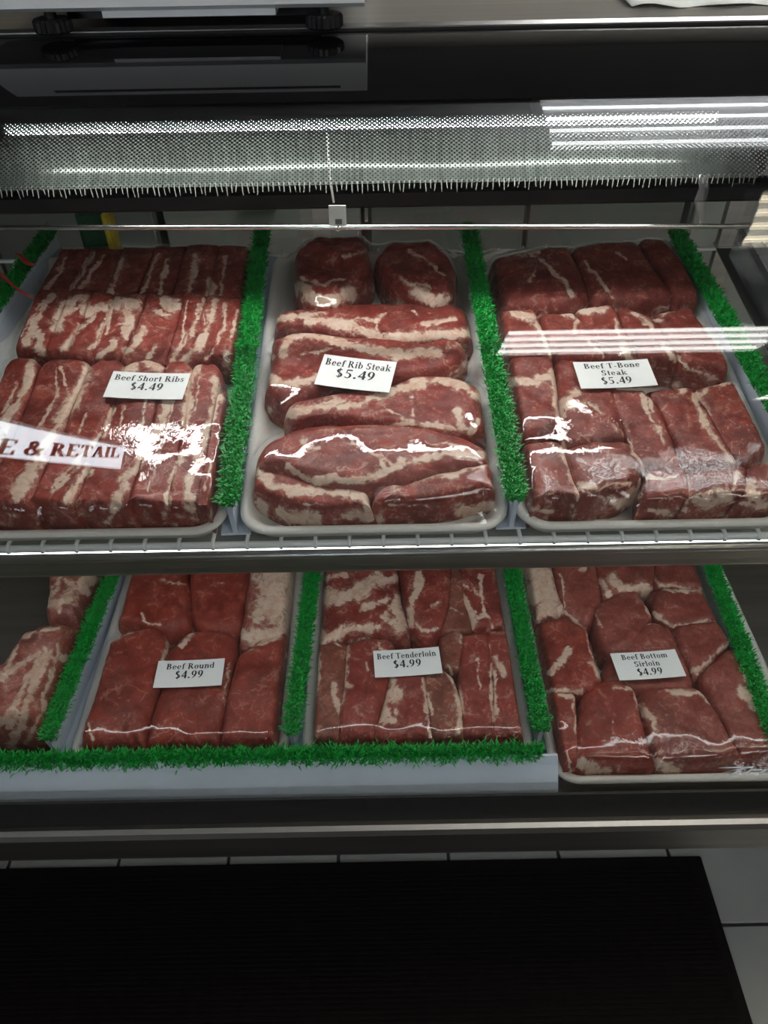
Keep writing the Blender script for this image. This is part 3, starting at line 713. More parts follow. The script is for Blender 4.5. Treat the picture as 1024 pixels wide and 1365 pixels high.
for key, T in TRAYS.items():
    if key == 'G': continue                   # the roasts lie on the deck itself
    pl = T['pl']; rings = [(-.026, .0004), (-.022, .0004), (-.010, .003), (-.003, .018), (0, .0195), (0, .0225), (-.003, .024), (-.008, .023), (-.012, .018), (-.018, .0058), (-.026, .0055)]
    V = []; n = None
    for ins, wz in rings:
        P = rrect(T['u0'] - ins, T['u1'] + ins, T['v0'] - ins, T['v1'] + ins, .032 + ins * .6); n = len(P)
        V += pl.at(P[:, 0], P[:, 1], wz).tolist()
    k = len(rings); Fc = [(i * n + j, i * n + (j + 1) % n, (i + 1) * n + (j + 1) % n, (i + 1) * n + j) for i in range(k - 1) for j in range(n)]
    Fc += [tuple(range(n))[::-1], tuple((k - 1) * n + j for j in range(n))]
    o = mesh_obj('foam_tray', V, Fc, 'foam', smooth=True); o.data.set_sharp_from_angle(angle=math.radians(70))
    tag(o, 'white foam tray with rounded rim holding the ' + T['what'], 'tray', 'white foam meat trays')

ORD = ['first', 'second', 'third', 'fourth', 'fifth', 'sixth', 'seventh', 'eighth', 'ninth']
# ---- A: short ribs, strips between boundary lines, counted from the rib steak tray
def lerp_line(P, y):
    P = np.array(P, float); return float(np.interp(y, P[:, 1], P[:, 0]))
def strips(bounds, row, top, fats, looks, m='m_rib', gap=2.0, bulge=.0, y_jit=8):
    n = len(bounds) - 1; allfat = [f for v in fats.values() for f in v]
    for i in range(n):
        L, R = bounds[i], bounds[i + 1]
        ya, yb = max(L[0][1], R[0][1]) - random.uniform(0, y_jit), max(L[-1][1], R[-1][1]) + random.uniform(-y_jit, y_jit)
        ys = np.linspace(0, 1, 7)
        def side(P, d):
            P = np.array(P, float); return [(np.interp(P[0][1] + t * (P[-1][1] - P[0][1]), P[:, 1], P[:, 0]) + d, (P[0][1] if False else ya) + t * (yb - ya)) for t in ys]
        out = side(L, gap) + side(R, -gap)[::-1]
        k = n - 1 - i
        meat('A', 'short_rib', 3, out, top + random.uniform(-.002, .002), m, allfat,
             f'{ORD[k]} short rib from the rib steak tray, {row} row, {looks[i]}', 'short rib', 'beef short ribs in the tray', rim=.15, dome=7, front=row == 'front')
back_b = [[(245, 88), (140, 262)], [(365, 90), (265, 275)], [(480, 82), (395, 280)], [(600, 78), (520, 280)], [(720, 70), (650, 285)], [(835, 78), (785, 285)], [(945, 92), (918, 292)]]
strips(back_b, 'back', .046, {0: [(14, (250, 130), (170, 260))], 1: [(12, (390, 120), (300, 250)), (10, (350, 110), (270, 250))], 2: [(18, (470, 130), (420, 250))], 3: [(10, (600, 120), (540, 260)), (14, (640, 140), (600, 270))],
     4: [(20, (740, 120), (720, 270))], 5: [(12, (850, 120), (840, 270)), (26, (800, 220), (795, 275))]}, ['in shade'] * 6)
mid_b = [[(150, 262), (100, 360), (60, 455)], [(278, 258), (240, 350), (178, 492)], [(362, 262), (320, 360), (252, 500)], [(442, 280), (405, 370), (352, 515)], [(562, 262), (530, 370), (452, 522)],
         [(702, 278), (680, 400), (632, 535)], [(785, 268), (765, 400), (705, 525)], [(862, 285), (850, 370), (790, 515)], [(916, 288), (905, 380), (880, 500)]]
strips(mid_b, 'middle', .050, {
  0: [(24, (190, 270), (130, 370), (95, 450)), (10, (150, 300), (85, 420)), (30, (145, 410), (155, 475))],
  1: [(42, (258, 312), (215, 385)), (8, (340, 290), (280, 320)), (12, (275, 300), (300, 270))],
  2: [(34, (320, 295), (335, 330)), (22, (305, 385), (250, 465)), (9, (360, 340), (230, 470))],
  3: [(15, (432, 290), (395, 380), (355, 465)), (8, (410, 350), (405, 420)), (24, (390, 310), (340, 330))],
  4: [(38, (450, 290), (505, 300)), (30, (490, 330), (475, 420)), (26, (430, 455), (385, 500)), (16, (530, 440), (470, 490))],
  5: [(48, (620, 290), (655, 310)), (26, (600, 330), (640, 340)), (22, (545, 395), (520, 430)), (14, (560, 500), (590, 470))],
  6: [(7, (712, 290), (690, 420), (640, 530)), (18, (768, 285), (745, 365), (725, 420)), (14, (705, 420), (650, 520))],
  7: [(26, (816, 285), (790, 390), (745, 460), (695, 522)), (7, (775, 300), (770, 380)), (10, (853, 300), (850, 400), (780, 510)), (8, (905, 315), (878, 440)), (34, (858, 500), (865, 540))],
 }, ['with a cream corner', 'with a slim fat wedge', 'with one long fat seam', 'with several cream patches', 'with a large fat cap', 'with thin fat lines', 'with a broad cream stripe', 'leaning on the green divider'])
front_b = [[(45, 508), (-30, 700), (-230, 1145)], [(165, 508), (100, 700), (-85, 1145)], [(360, 518), (270, 740), (95, 1145)], [(482, 514), (420, 740), (262, 1145)], [(640, 524), (590, 760), (475, 1148)],
           [(735, 524), (710, 740), (628, 1148)], [(842, 535), (810, 760), (745, 1148)], [(872, 640), (865, 800), (850, 1146)]]
strips(front_b, 'front', .052, {
  0: [(28, (125, 510), (105, 600), (30, 740), (-90, 1000)), (7, (62, 600), (10, 720))],
  1: [(9, (220, 545), (215, 650), (150, 770)), (36, (340, 515), (315, 600), (240, 730), (60, 1020)), (9, (236, 545), (262, 640), (290, 650)), (22, (130, 900), (60, 1010))],
  2: [(16, (432, 690), (390, 790), (200, 990)), (7, (330, 720), (290, 790)), (16, (300, 920), (200, 1010)), (26, (330, 930), (260, 1040))],
  3: [(40, (570, 520), (600, 535)), (30, (635, 665), (605, 760), (475, 975), (412, 1130)), (8, (470, 690), (440, 800)), (30, (480, 545), (500, 530)), (7, (560, 640), (520, 800))],
  4: [(18, (690, 870), (640, 1000), (620, 1110)), (6, (620, 650), (600, 780)), (5, (670, 640), (560, 1010))],
  5: [(26, (738, 530), (722, 610), (700, 760)), (26, (815, 590), (822, 660), (780, 800), (715, 1000), (720, 1070)), (5, (760, 570), (740, 700))],
  6: [(20, (835, 650), (790, 780)), (5, (800, 900), (780, 1000))],
 }, ['with a wide fat seam', 'with a branching fat wedge', 'with narrow fat seams', 'partly under the price card', 'with a faint fat seam', 'edged by a long cream seam', 'lean and dark'])

# ---- B: rib steaks
def B(outline, top, fats, look, rim=.35, **k): meat('B', 'rib_steak', 4, outline, top, 'm_steak', fats, look, 'rib steak', 'beef rib steaks in the tray', rim=rim, **k)
B([(225, 100), (300, 50), (480, 60), (502, 150), (455, 225), (400, 272), (330, 292), (260, 262), (222, 210)], .062, [(40, (240, 215), (300, 265), (390, 268), (430, 235)), (10, (240, 185), (330, 215), (400, 190)), (14, (400, 110), (480, 90))], 'curled rib steak with a cream fat rim at the back beside the short rib divider', lump=.004)
B([(512, 120), (560, 70), (720, 70), (805, 150), (792, 252), (720, 292), (640, 255), (570, 222)], .060, [(32, (655, 240), (720, 278), (770, 268)), (10, (600, 190), (700, 225)), (8, (640, 90), (760, 180))], 'curled rib steak at the back beside the T-bone divider', lump=.004)
B([(128, 330), (280, 298), (520, 288), (700, 283), (830, 288), (862, 360), (858, 412), (600, 424), (400, 405), (270, 372), (138, 366)], .044, [(18, (135, 350), (270, 318), (330, 312)), (28, (275, 340), (400, 352), (485, 382), (540, 408), (700, 398), (860, 388)), (8, (560, 308), (515, 345), (515, 385), (550, 408)), (15, (690, 352), (795, 335)), (5, (400, 340), (510, 345)), (7, (640, 310), (670, 320))], 'rib steak with a thick fat band below an oval eye, just behind the carded steak')
B([(92, 430), (180, 392), (300, 385), (480, 405), (740, 440), (835, 405), (850, 445), (800, 510), (740, 535), (580, 560), (330, 575), (310, 605), (210, 648), (160, 640), (88, 565), (85, 490)], .050, [(24, (182, 465), (192, 418), (260, 392), (380, 420), (560, 462), (745, 462)), (28, (88, 522), (150, 562), (230, 565), (310, 552)), (6, (110, 450), (150, 480)), (5, (250, 460), (350, 445)), (24, (590, 475), (745, 455)), (20, (770, 430), (835, 430))], 'rib steak lying under its own price card with a long bone side')
B([(185, 652), (400, 612), (560, 592), (660, 540), (800, 538), (895, 590), (915, 680), (905, 752), (800, 775), (640, 748), (450, 708), (310, 695), (200, 720)], .050, [(34, (190, 680), (300, 655), (395, 630)), (26, (380, 655), (520, 622), (600, 585), (740, 556), (830, 568), (905, 640)), (26, (800, 668), (822, 725)), (6, (520, 635), (575, 675), (625, 715)), (15, (560, 730), (680, 712), (820, 735)), (5, (640, 690), (645, 610)), (18, (880, 700), (850, 750))], 'rib steak with an arched fat rim just in front of the price card')
B([(62, 872), (110, 800), (200, 742), (350, 722), (520, 715), (700, 735), (870, 778), (935, 820), (935, 862), (700, 915), (560, 958), (300, 938), (150, 880)], .055, [(22, (195, 870), (260, 908), (420, 916), (520, 905), (620, 855), (750, 825), (900, 822)), (16, (245, 765), (260, 800), (310, 805)), (6, (400, 730), (440, 780)), (8, (430, 780), (560, 850), (590, 880)), (10, (700, 780), (850, 800)), (8, (520, 830), (550, 880))], 'largest rib steak with a wide oval eye, lying across the two foremost ones', lump=.003)
B([(52, 890), (130, 858), (200, 915), (330, 945), (485, 962), (502, 1065), (350, 1090), (180, 1068), (78, 995)], .046, [(26, (88, 885), (140, 935), (220, 955), (400, 962), (482, 972), (492, 1055)), (46, (190, 1045), (300, 1065)), (36, (430, 1035), (480, 1050)), (4, (250, 1000), (330, 1010))], 'foremost rib steak with a white fat edge beside the short rib divider', rim=.5, front=True)
B([(502, 985), (620, 918), (800, 868), (912, 848), (938, 920), (938, 1005), (800, 1048), (640, 1068), (510, 1058)], .048, [(34, (585, 932), (720, 892), (925, 845)), (34, (820, 1035), (935, 1012)), (4, (560, 1000), (700, 1010))], 'foremost rib steak with a wedge of fat along its top beside the T-bone divider', rim=.3, front=True)

# ---- C: T-bone steaks (rows counted from the rib steak side)
def Cc(row, k, outline, top, fats, look, **kw):
    meat('C', 't_bone_steak', 5, outline, top, 'm_tbone', fats, f'{ORD[k]} T-bone from the rib steak tray, {row} row, {look}', 'T-bone steak', 'beef T-bone steaks in the tray', rim=kw.pop('rim', .25), front=row == 'front', **kw)
Cc('back', 0, [(28, 122), (200, 90), (320, 76), (400, 255), (330, 292), (90, 292), (60, 220)], .052, [(8, (180, 200), (200, 160)), (12, (215, 125), (300, 200), (330, 250)), (20, (40, 110), (200, 90))], 'in shade')
Cc('back', 1, [(322, 76), (480, 66), (560, 60), (695, 255), (560, 275), (400, 270)], .053, [(10, (370, 135), (420, 190), (470, 260)), (8, (490, 90), (520, 120))], 'in shade with a pale streak')
Cc('back', 2, [(565, 60), (640, 65), (705, 130), (775, 262), (695, 272)], .050, [(8, (560, 150), (600, 230), (590, 270))], 'in shade by the edge')
Cc('second', 0, [(72, 312), (190, 305), (215, 360), (262, 475), (100, 478), (80, 400)], .050, [(22, (120, 310), (190, 330)), (14, (205, 345), (250, 470)), (20, (180, 290), (230, 300))], 'with a pale fat edge')
Cc('second', 1, [(208, 320), (330, 315), (440, 440), (450, 485), (270, 482)], .051, [(20, (300, 315), (330, 320)), (12, (345, 340), (340, 380)), (8, (390, 420), (440, 470))], 'crossed by a slim fat line')
Cc('second', 2, [(335, 312), (470, 292), (520, 400), (562, 480), (450, 485)], .052, [(20, (350, 295), (450, 300)), (20, (500, 420), (525, 470)), (9, (490, 340), (500, 420))], 'with cream fat along its back')
Cc('second', 3, [(482, 302), (600, 330), (705, 480), (562, 485)], .051, [(18, (545, 318), (610, 352)), (16, (650, 425), (700, 480))], 'with a fat tail')
Cc('second', 4, [(608, 325), (740, 292), (835, 420), (890, 510), (720, 500)], .050, [(26, (630, 300), (680, 290)), (10, (700, 470), (740, 510), (840, 540)), (12, (620, 340), (640, 340))], 'beside the far divider')
Cc('third', 0, [(98, 480), (252, 475), (275, 600), (282, 725), (150, 770), (125, 620)], .050, [(26, (110, 560), (180, 555), (250, 530)), (15, (262, 520), (275, 680), (285, 725)), (14, (200, 570), (215, 555))], 'with ruffled pale fat')
Cc('third', 1, [(270, 485), (445, 485), (485, 570), (520, 770), (300, 790), (285, 620)], .052, [(24, (340, 590), (300, 640)), (16, (390, 640), (430, 670)), (10, (480, 710), (525, 755)), (12, (285, 640), (300, 790)), (20, (330, 640), (370, 640))], 'partly under the price card')
Cc('third', 2, [(450, 590), (580, 592), (625, 640), (722, 875), (585, 885), (515, 770)], .052, [(12, (578, 605), (600, 680), (655, 775)), (14, (610, 620), (615, 660)), (8, (520, 760), (575, 860))], 'with one fat seam')
Cc('third', 3, [(590, 595), (750, 580), (795, 650), (875, 795), (925, 865), (740, 872), (640, 690)], .052, [(18, (765, 600), (785, 665), (850, 775), (905, 850)), (18, (690, 560), (730, 590))], 'with a long curved fat edge')
Cc('third', 4, [(762, 590), (890, 555), (965, 700), (1015, 805), (925, 868), (845, 775)], .049, [(12, (780, 610), (800, 590)), (12, (800, 575), (890, 560)), (14, (770, 600), (850, 760))], 'beside the far divider')
Cc('front', 0, [(148, 775), (285, 780), (312, 870), (362, 965), (342, 1045), (168, 1035)], .049, [(16, (290, 800), (335, 905), (352, 975), (345, 1040)), (12, (180, 1010), (260, 1020))], 'dark red')
Cc('front', 1, [(292, 800), (400, 778), (525, 768), (585, 850), (575, 955), (475, 1028), (370, 1035), (340, 945)], .053, [(14, (545, 785), (582, 870), (565, 940)), (46, (485, 985), (560, 965)), (20, (350, 915), (410, 925)), (8, (330, 930), (440, 970))], 'round with a fat tail')
Cc('front', 2, [(582, 885), (722, 872), (735, 960), (748, 1046), (585, 1046)], .048, [(9, (590, 900), (700, 890)), (20, (600, 1010), (660, 1020))], 'square cut')
Cc('front', 3, [(722, 892), (860, 872), (932, 868), (922, 965), (912, 1040), (752, 1044)], .050, [(12, (730, 900), (735, 980)), (44, (775, 990), (880, 965)), (14, (920, 880), (905, 940))], 'with a pale front edge')
Cc('front', 4, [(932, 872), (1015, 850), (1085, 965), (1080, 1032), (922, 1038)], .048, [(34, (960, 935), (1010, 995)), (20, (930, 990), (1000, 1000))], 'with a cream patch')

# ---- D: round
def Dd(outline, top, fats, look, m='m_round', **k): meat('D', 'round_steak', 6, outline, top, m, fats, look, 'round steak', 'beef round steaks in the tray', rim=k.pop('rim', .12), **k)
Dd([(430, -60), (630, -60), (640, 85), (652, 200), (650, 268), (560, 295), (480, 270), (390, 245), (410, 110)], .046, [(9, (485, 225), (500, 255), (550, 262)), (6, (560, 110), (630, 130))], 'round steak in the back row nearest the marbled roasts')
Dd([(640, -60), (870, -60), (862, 80), (842, 180), (822, 295), (700, 288), (655, 245)], .047, [(7, (640, 200), (650, 270)), (4, (720, 130), (760, 120))], 'round steak in the middle of the back row')
Dd([(880, -60), (1040, -60), (1022, 80), (1008, 275), (900, 335), (815, 345), (845, 150)], .049, [(150, (930, 60), (930, 200)), (60, (850, 300), (960, 290)), (50, (1000, 120), (985, 240))], 'round steak covered in creamy white fat with reddish spots', m='m_sirloin')
Dd([(365, 325), (440, 283), (540, 270), (575, 320), (548, 480), (505, 580), (492, 680), (272, 680), (300, 560), (335, 400)], .048, [(8, (340, 400), (375, 315), (450, 285)), (10, (575, 330), (560, 390)), (6, (300, 600), (320, 660))], 'broad round steak in the front row nearest the marbled roasts')
Dd([(572, 345), (640, 290), (700, 272), (805, 290), (805, 370), (775, 520), (748, 680), (495, 680), (520, 560), (550, 480)], .047, [(9, (615, 335), (665, 293)), (6, (780, 400), (770, 520))], 'round steak in the front row lying under its price card')
Dd([(812, 372), (880, 332), (1005, 282), (988, 480), (962, 675), (750, 680), (775, 520)], .049, [(16, (825, 345), (930, 305), (1005, 285)), (8, (790, 390), (775, 450))], 'round steak in the front row beside the tenderloin divider, pale back edge')

# ---- E: tenderloin
def Ee(outline, top, fats, look, m='m_tender', **k): meat('E', 'tenderloin_slice', 7, outline, top, m, fats, look, 'tenderloin', 'beef tenderloin slices in the tray', rim=k.pop('rim', .15), **k)
Ee([(145, -60), (390, -60), (412, 180), (442, 250), (442, 325), (280, 305), (120, 355), (92, 335), (108, 210)], .050, [(46, (330, 110), (250, 160), (150, 190)), (60, (400, 200), (430, 270)), (34, (110, 330), (250, 290), (330, 290)), (20, (280, 220), (370, 180)), (30, (340, 130), (390, 110)), (24, (350, 250), (420, 290)), (16, (150, 110), (210, 100)), (20, (120, 200), (200, 160))], 'tenderloin piece mottled with white fat in the back row')
Ee([(400, -60), (600, -60), (602, 80), (592, 200), (560, 315), (500, 338), (448, 285), (428, 180)], .049, [(20, (488, 95), (470, 170), (445, 225), (450, 280)), (14, (470, 270), (500, 300), (550, 290)), (8, (520, 210), (560, 200))], 'bright red tenderloin slice with a fat flap in the back row')
Ee([(602, 60), (640, 120), (662, 250), (668, 308), (558, 310), (592, 200)], .045, [(6, (600, 220), (630, 240))], 'narrow dark tenderloin slice in the back row', m='m_brown')
Ee([(612, -60), (780, -60), (790, 80), (808, 275), (740, 296), (678, 296), (638, 190)], .048, [(16, (605, 90), (625, 160)), (20, (645, 185), (665, 240), (680, 290)), (9, (705, 95), (715, 220), (745, 285)), (14, (690, 250), (720, 240)), (6, (640, 130), (700, 170))], 'tenderloin slice with branching fat in the back row, beside the sirloin divider')
Ee([(108, 362), (190, 335), (232, 350), (218, 480), (202, 695), (96, 690), (88, 550)], .046, [(12, (130, 380), (115, 500), (95, 600)), (14, (175, 500), (185, 600)), (8, (180, 340), (210, 360))], 'brownish tenderloin slice in the front row, beside the round divider', m='m_brown')
Ee([(222, 350), (300, 325), (392, 335), (382, 470), (332, 610), (320, 695), (190, 695), (212, 500)], .049, [(17, (226, 355), (215, 500), (185, 600)), (10, (335, 340), (370, 385)), (6, (290, 420), (300, 440)), (14, (210, 490), (240, 500))], 'wide tenderloin slice with a pale edge seam in the front row')
Ee([(392, 400), (482, 350), (502, 480), (522, 600), (532, 700), (305, 695), (345, 600)], .048, [(24, (388, 480), (375, 540), (340, 620)), (30, (400, 500), (395, 560)), (10, (492, 465), (530, 680)), (16, (380, 620), (350, 640))], 'tenderloin slice split by a grey fat wedge in front of the price card')
Ee([(490, 440), (560, 435), (605, 480), (645, 600), (642, 690), (532, 700), (505, 540)], .047, [(24, (610, 470), (635, 570), (622, 660)), (10, (500, 480), (525, 600)), (14, (560, 410), (600, 480))], 'narrow tenderloin slice bordered by a cream fat seam', m='m_brown')
Ee([(558, 332), (620, 300), (642, 330), (622, 450), (556, 430)], .045, [(14, (628, 305), (625, 340)), (10, (600, 450), (590, 420))], 'short dull tenderloin slice touching the card corner', m='m_brown')
Ee([(640, 312), (722, 300), (742, 400), (752, 550), (742, 690), (642, 690), (625, 480)], .049, [(8, (630, 500), (640, 600)), (7, (740, 420), (745, 640)), (5, (690, 400), (700, 500))], 'long red tenderloin slice in the front row between two fat seams')
Ee([(722, 302), (822, 300), (852, 480), (885, 680), (742, 695), (752, 500)], .047, [(13, (722, 320), (752, 460), (745, 620)), (18, (760, 385), (780, 455)), (8, (740, 300), (810, 290))], 'tenderloin slice in the front row beside the sirloin divider')

# ---- F: bottom sirloin
def Ff(outline, top, fats, look, m='m_sirloin', **k): meat('F', 'sirloin_steak', 8, outline, top, m, fats, look, 'sirloin steak', 'bottom sirloin steaks in the tray', rim=k.pop('rim', .1), **k)
Ff([(100, -60), (190, -60), (205, 75), (235, 180), (262, 245), (150, 270), (128, 170)], .047, [(110, (150, 60), (190, 200)), (40, (170, 240), (230, 240))], 'sirloin piece almost all creamy fat beside the tenderloin divider')
Ff([(200, -60), (360, -60), (380, 75), (402, 200), (352, 302), (262, 250), (225, 160)], .046, [(12, (200, 190), (270, 250), (330, 300)), (20, (210, 200), (240, 240)), (7, (250, 100), (260, 220)), (18, (320, 90), (335, 80))], 'dark red sirloin piece under wrinkled film in the back row')
Ff([(370, -60), (590, -60), (602, 110), (592, 145), (450, 195), (400, 200), (382, 100)], .046, [(20, (395, 130), (425, 190)), (34, (440, 115), (475, 150), (585, 150)), (30, (570, 150), (572, 205))], 'sirloin steak with a forked cream fat patch in the back row')
Ff([(598, -60), (720, -60), (745, 70), (785, 155), (600, 148)], .045, [(9, (600, 140), (770, 155)), (16, (590, 120), (610, 140))], 'sirloin steak in the corner of the back row beside the empty deck')
Ff([(365, 225), (460, 172), (530, 162), (592, 262), (562, 295), (505, 395), (420, 400), (385, 335)], .048, [(8, (540, 165), (590, 265)), (6, (370, 240), (400, 300))], 'smooth pink sirloin steak just behind the price card')
Ff([(580, 172), (640, 150), (770, 158), (835, 272), (665, 305), (600, 252)], .047, [(9, (600, 150), (770, 165)), (20, (745, 155), (775, 165)), (9, (660, 298), (830, 276)), (14, (590, 240), (650, 280))], 'sirloin steak framed by thin fat lines in the second row, beside the empty deck')
Ff([(518, 302), (580, 275), (662, 302), (722, 445), (750, 530), (500, 540), (400, 520), (425, 405)], .045, [(6, (515, 300), (540, 280), (620, 285))], 'sirloin steak lying under its price card')
Ff([(668, 302), (832, 280), (885, 352), (800, 435), (752, 485), (702, 405)], .048, [(16, (762, 470), (820, 410), (882, 352)), (20, (745, 460), (775, 455))], 'dark sirloin steak with a diagonal fat seam right beside the price card')
Ff([(148, 288), (250, 265), (342, 302), (398, 485), (380, 540), (200, 560), (168, 430)], .050, [(20, (275, 385), (205, 465)), (22, (362, 430), (395, 490)), (6, (340, 310), (370, 430)), (16, (190, 540), (320, 545))], 'sirloin steak with frayed pale fat beside the tenderloin divider, middle row', m='m_round')
Ff([(340, 520), (440, 485), (525, 525), (545, 640), (595, 800), (605, 862), (500, 865), (305, 840), (298, 700)], .050, [(11, (445, 520), (520, 530), (538, 610)), (30, (310, 815), (420, 838)), (5, (440, 640), (450, 700))], 'thick sirloin steak at the front with a shiny wet crest', m='m_round', front=True)
Ff([(540, 522), (765, 515), (835, 620), (935, 805), (800, 845), (640, 858), (582, 720), (545, 600)], .047, [(13, (640, 535), (760, 545)), (15, (548, 590), (605, 685)), (36, (600, 800), (670, 838)), (6, (760, 540), (800, 580))], 'wide flat sirloin steak at the front before the price card', front=True)
Ff([(762, 482), (890, 358), (965, 500), (1055, 700), (1035, 828), (940, 815), (845, 640)], .046, [(24, (745, 470), (770, 455)), (36, (930, 540), (985, 585)), (10, (920, 440), (960, 520))], 'long sirloin steak beside the empty deck with a cream fat spot', front=True)
Ff([(198, 560), (292, 540), (305, 700), (292, 845), (240, 860), (205, 650)], .046, [(7, (290, 560), (300, 700)), (6, (275, 760), (285, 840)), (16, (190, 540), (300, 555))], 'narrow dark sirloin piece at the front beside the green divider', m='m_round', front=True)

# ---- G: roasts
meat('G', 'roast', 6, [(5, 390), (80, 272), (170, 245), (260, 245), (290, 265), (240, 370), (190, 520), (125, 690), (-120, 700), (-100, 520)], .075, 'm_roast',
     [(20, (150, 345), (60, 520), (-20, 640)), (24, (160, 350), (100, 520), (40, 680)), (14, (200, 330), (140, 560), (90, 660)), (16, (130, 350), (10, 440)), (10, (80, 300), (200, 265)), (14, (170, 370), (230, 380)), (9, (60, 330), (20, 420)), (14, (60, 560), (30, 620))], 'large marbled roast streaked with pale fat on the lower deck', 'roast', 'marbled roasts', lump=.006, dome=3, base=.0006)
meat('G', 'roast', 6, [(150, 205), (170, 80), (200, -40), (360, -40), (350, 90), (320, 185), (260, 245), (170, 250)], .068, 'm_roast',
     [(22, (200, 110), (160, 190)), (14, (230, 110), (300, 150)), (40, (190, 190), (240, 160)), (8, (170, 130), (230, 90)), (30, (280, 110), (320, 100))], 'smaller pale roast behind the large marbled one', 'roast', 'marbled roasts', lump=.005, dome=3, base=.0006)

# ================================================================== FILM over each tray
FILM = {}
for key, T in TRAYS.items():
    if key == 'G': continue
    pl = T['pl']; du = .0028
    u0, u1, v0, v1 = T['u0'] + .001, T['u1'] - .001, T['v0'] + .001, T['v1'] - .001
    nu, nv = int((u1 - u0) / du) + 1, int((v1 - v0) / du) + 1
    us, vs = np.linspace(u0, u1, nu), np.linspace(v0, v1, nv)
    O = np.zeros((nu, nv))
    for S in HEIGHT.get(key, []):
        iu = np.clip(np.round((S[:, 0] - u0) / (us[1] - us[0])).astype(int), 0, nu - 1); iv = np.clip(np.round((S[:, 1] - v0) / (vs[1] - vs[0])).astype(int), 0, nv - 1)
        np.maximum.at(O, (iu, iv), S[:, 2])
    D = O.copy()
    for a, b in ((1, 0), (-1, 0), (0, 1), (0, -1), (1, 1), (-1, -1), (1, -1), (-1, 1)): D = np.maximum(D, np.roll(np.roll(O, a, 0), b, 1))
    O = D + .0012
    Hf = np.maximum(O, .03)
    rim = .0245
    O[0, :] = O[-1, :] = rim; O[:, 0] = O[:, -1] = rim
    for it in range(140):
        Hf[0, :] = Hf[-1, :] = rim; Hf[:, 0] = Hf[:, -1] = rim
        A = Hf.copy(); A[1:-1, 1:-1] = (Hf[2:, 1:-1] + Hf[:-2, 1:-1] + Hf[1:-1, 2:] + Hf[1:-1, :-2]) / 4
        Hf = np.maximum(A, O) if it < 136 else np.maximum(A, O - .0008)
    Uu, Vv = np.meshgrid(us, vs, indexing='ij')
    edge = np.clip(np.minimum.reduce([Uu - u0, u1 - Uu, Vv - v0, v1 - Vv]) / .01, 0, 1)
    Hf = Hf + edge * .0009 * (vnoise(Uu * 30 + Vv * 12, Vv * 45, 5) - .3)
    # skirt down over the rim
    Z = np.zeros((nu + 2, nv + 2)); Z[1:-1, 1:-1] = Hf; Z[0, :] = Z[-1, :] = .012; Z[:, 0] = Z[:, -1] = .012
    us2 = np.concatenate([[T['u0'] - .0015], us, [T['u1'] + .0015]]); vs2 = np.concatenate([[T['v0'] - .0015], vs, [T['v1'] + .0015]])
    r_ = .032
    Uu, Vv = np.meshgrid(us2, vs2, indexing='ij')
    # pull the square corners in to the rounded rim
    cu, cv = (T['u0'] + T['u1']) / 2, (T['v0'] + T['v1']) / 2; hu, hv = (T['u1'] - T['u0']) / 2 + .0015, (T['v1'] - T['v0']) / 2 + .0015
    au, av = np.abs(Uu - cu) - (hu - r_), np.abs(Vv - cv) - (hv - r_)
    inc = (au > 0) & (av > 0); dd = np.hypot(au, av) + 1e-9; mx_ = np.maximum(au, av)
    f_ = np.where(inc, mx_ / dd, 1)
    Uu = np.where(inc, cu + np.sign(Uu - cu) * (hu - r_ + au * f_), Uu); Vv = np.where(inc, cv + np.sign(Vv - cv) * (hv - r_ + av * f_), Vv)
    V = pl.at(Uu, Vv, Z).reshape(-1, 3)
    idx = np.arange((nu + 2) * (nv + 2)).reshape(nu + 2, nv + 2)
    Fc = np.stack([idx[:-1, :-1], idx[1:, :-1], idx[1:, 1:], idx[:-1, 1:]], -1).reshape(-1, 4).tolist()
    o = mesh_obj('cling_film', V, Fc, 'film', smooth=True)
    tag(o, 'clear cling film stretched tight over the tray of ' + T['what'], 'cling film', 'cling film over the meat trays')
    FILM[key] = (us, vs, Hf)

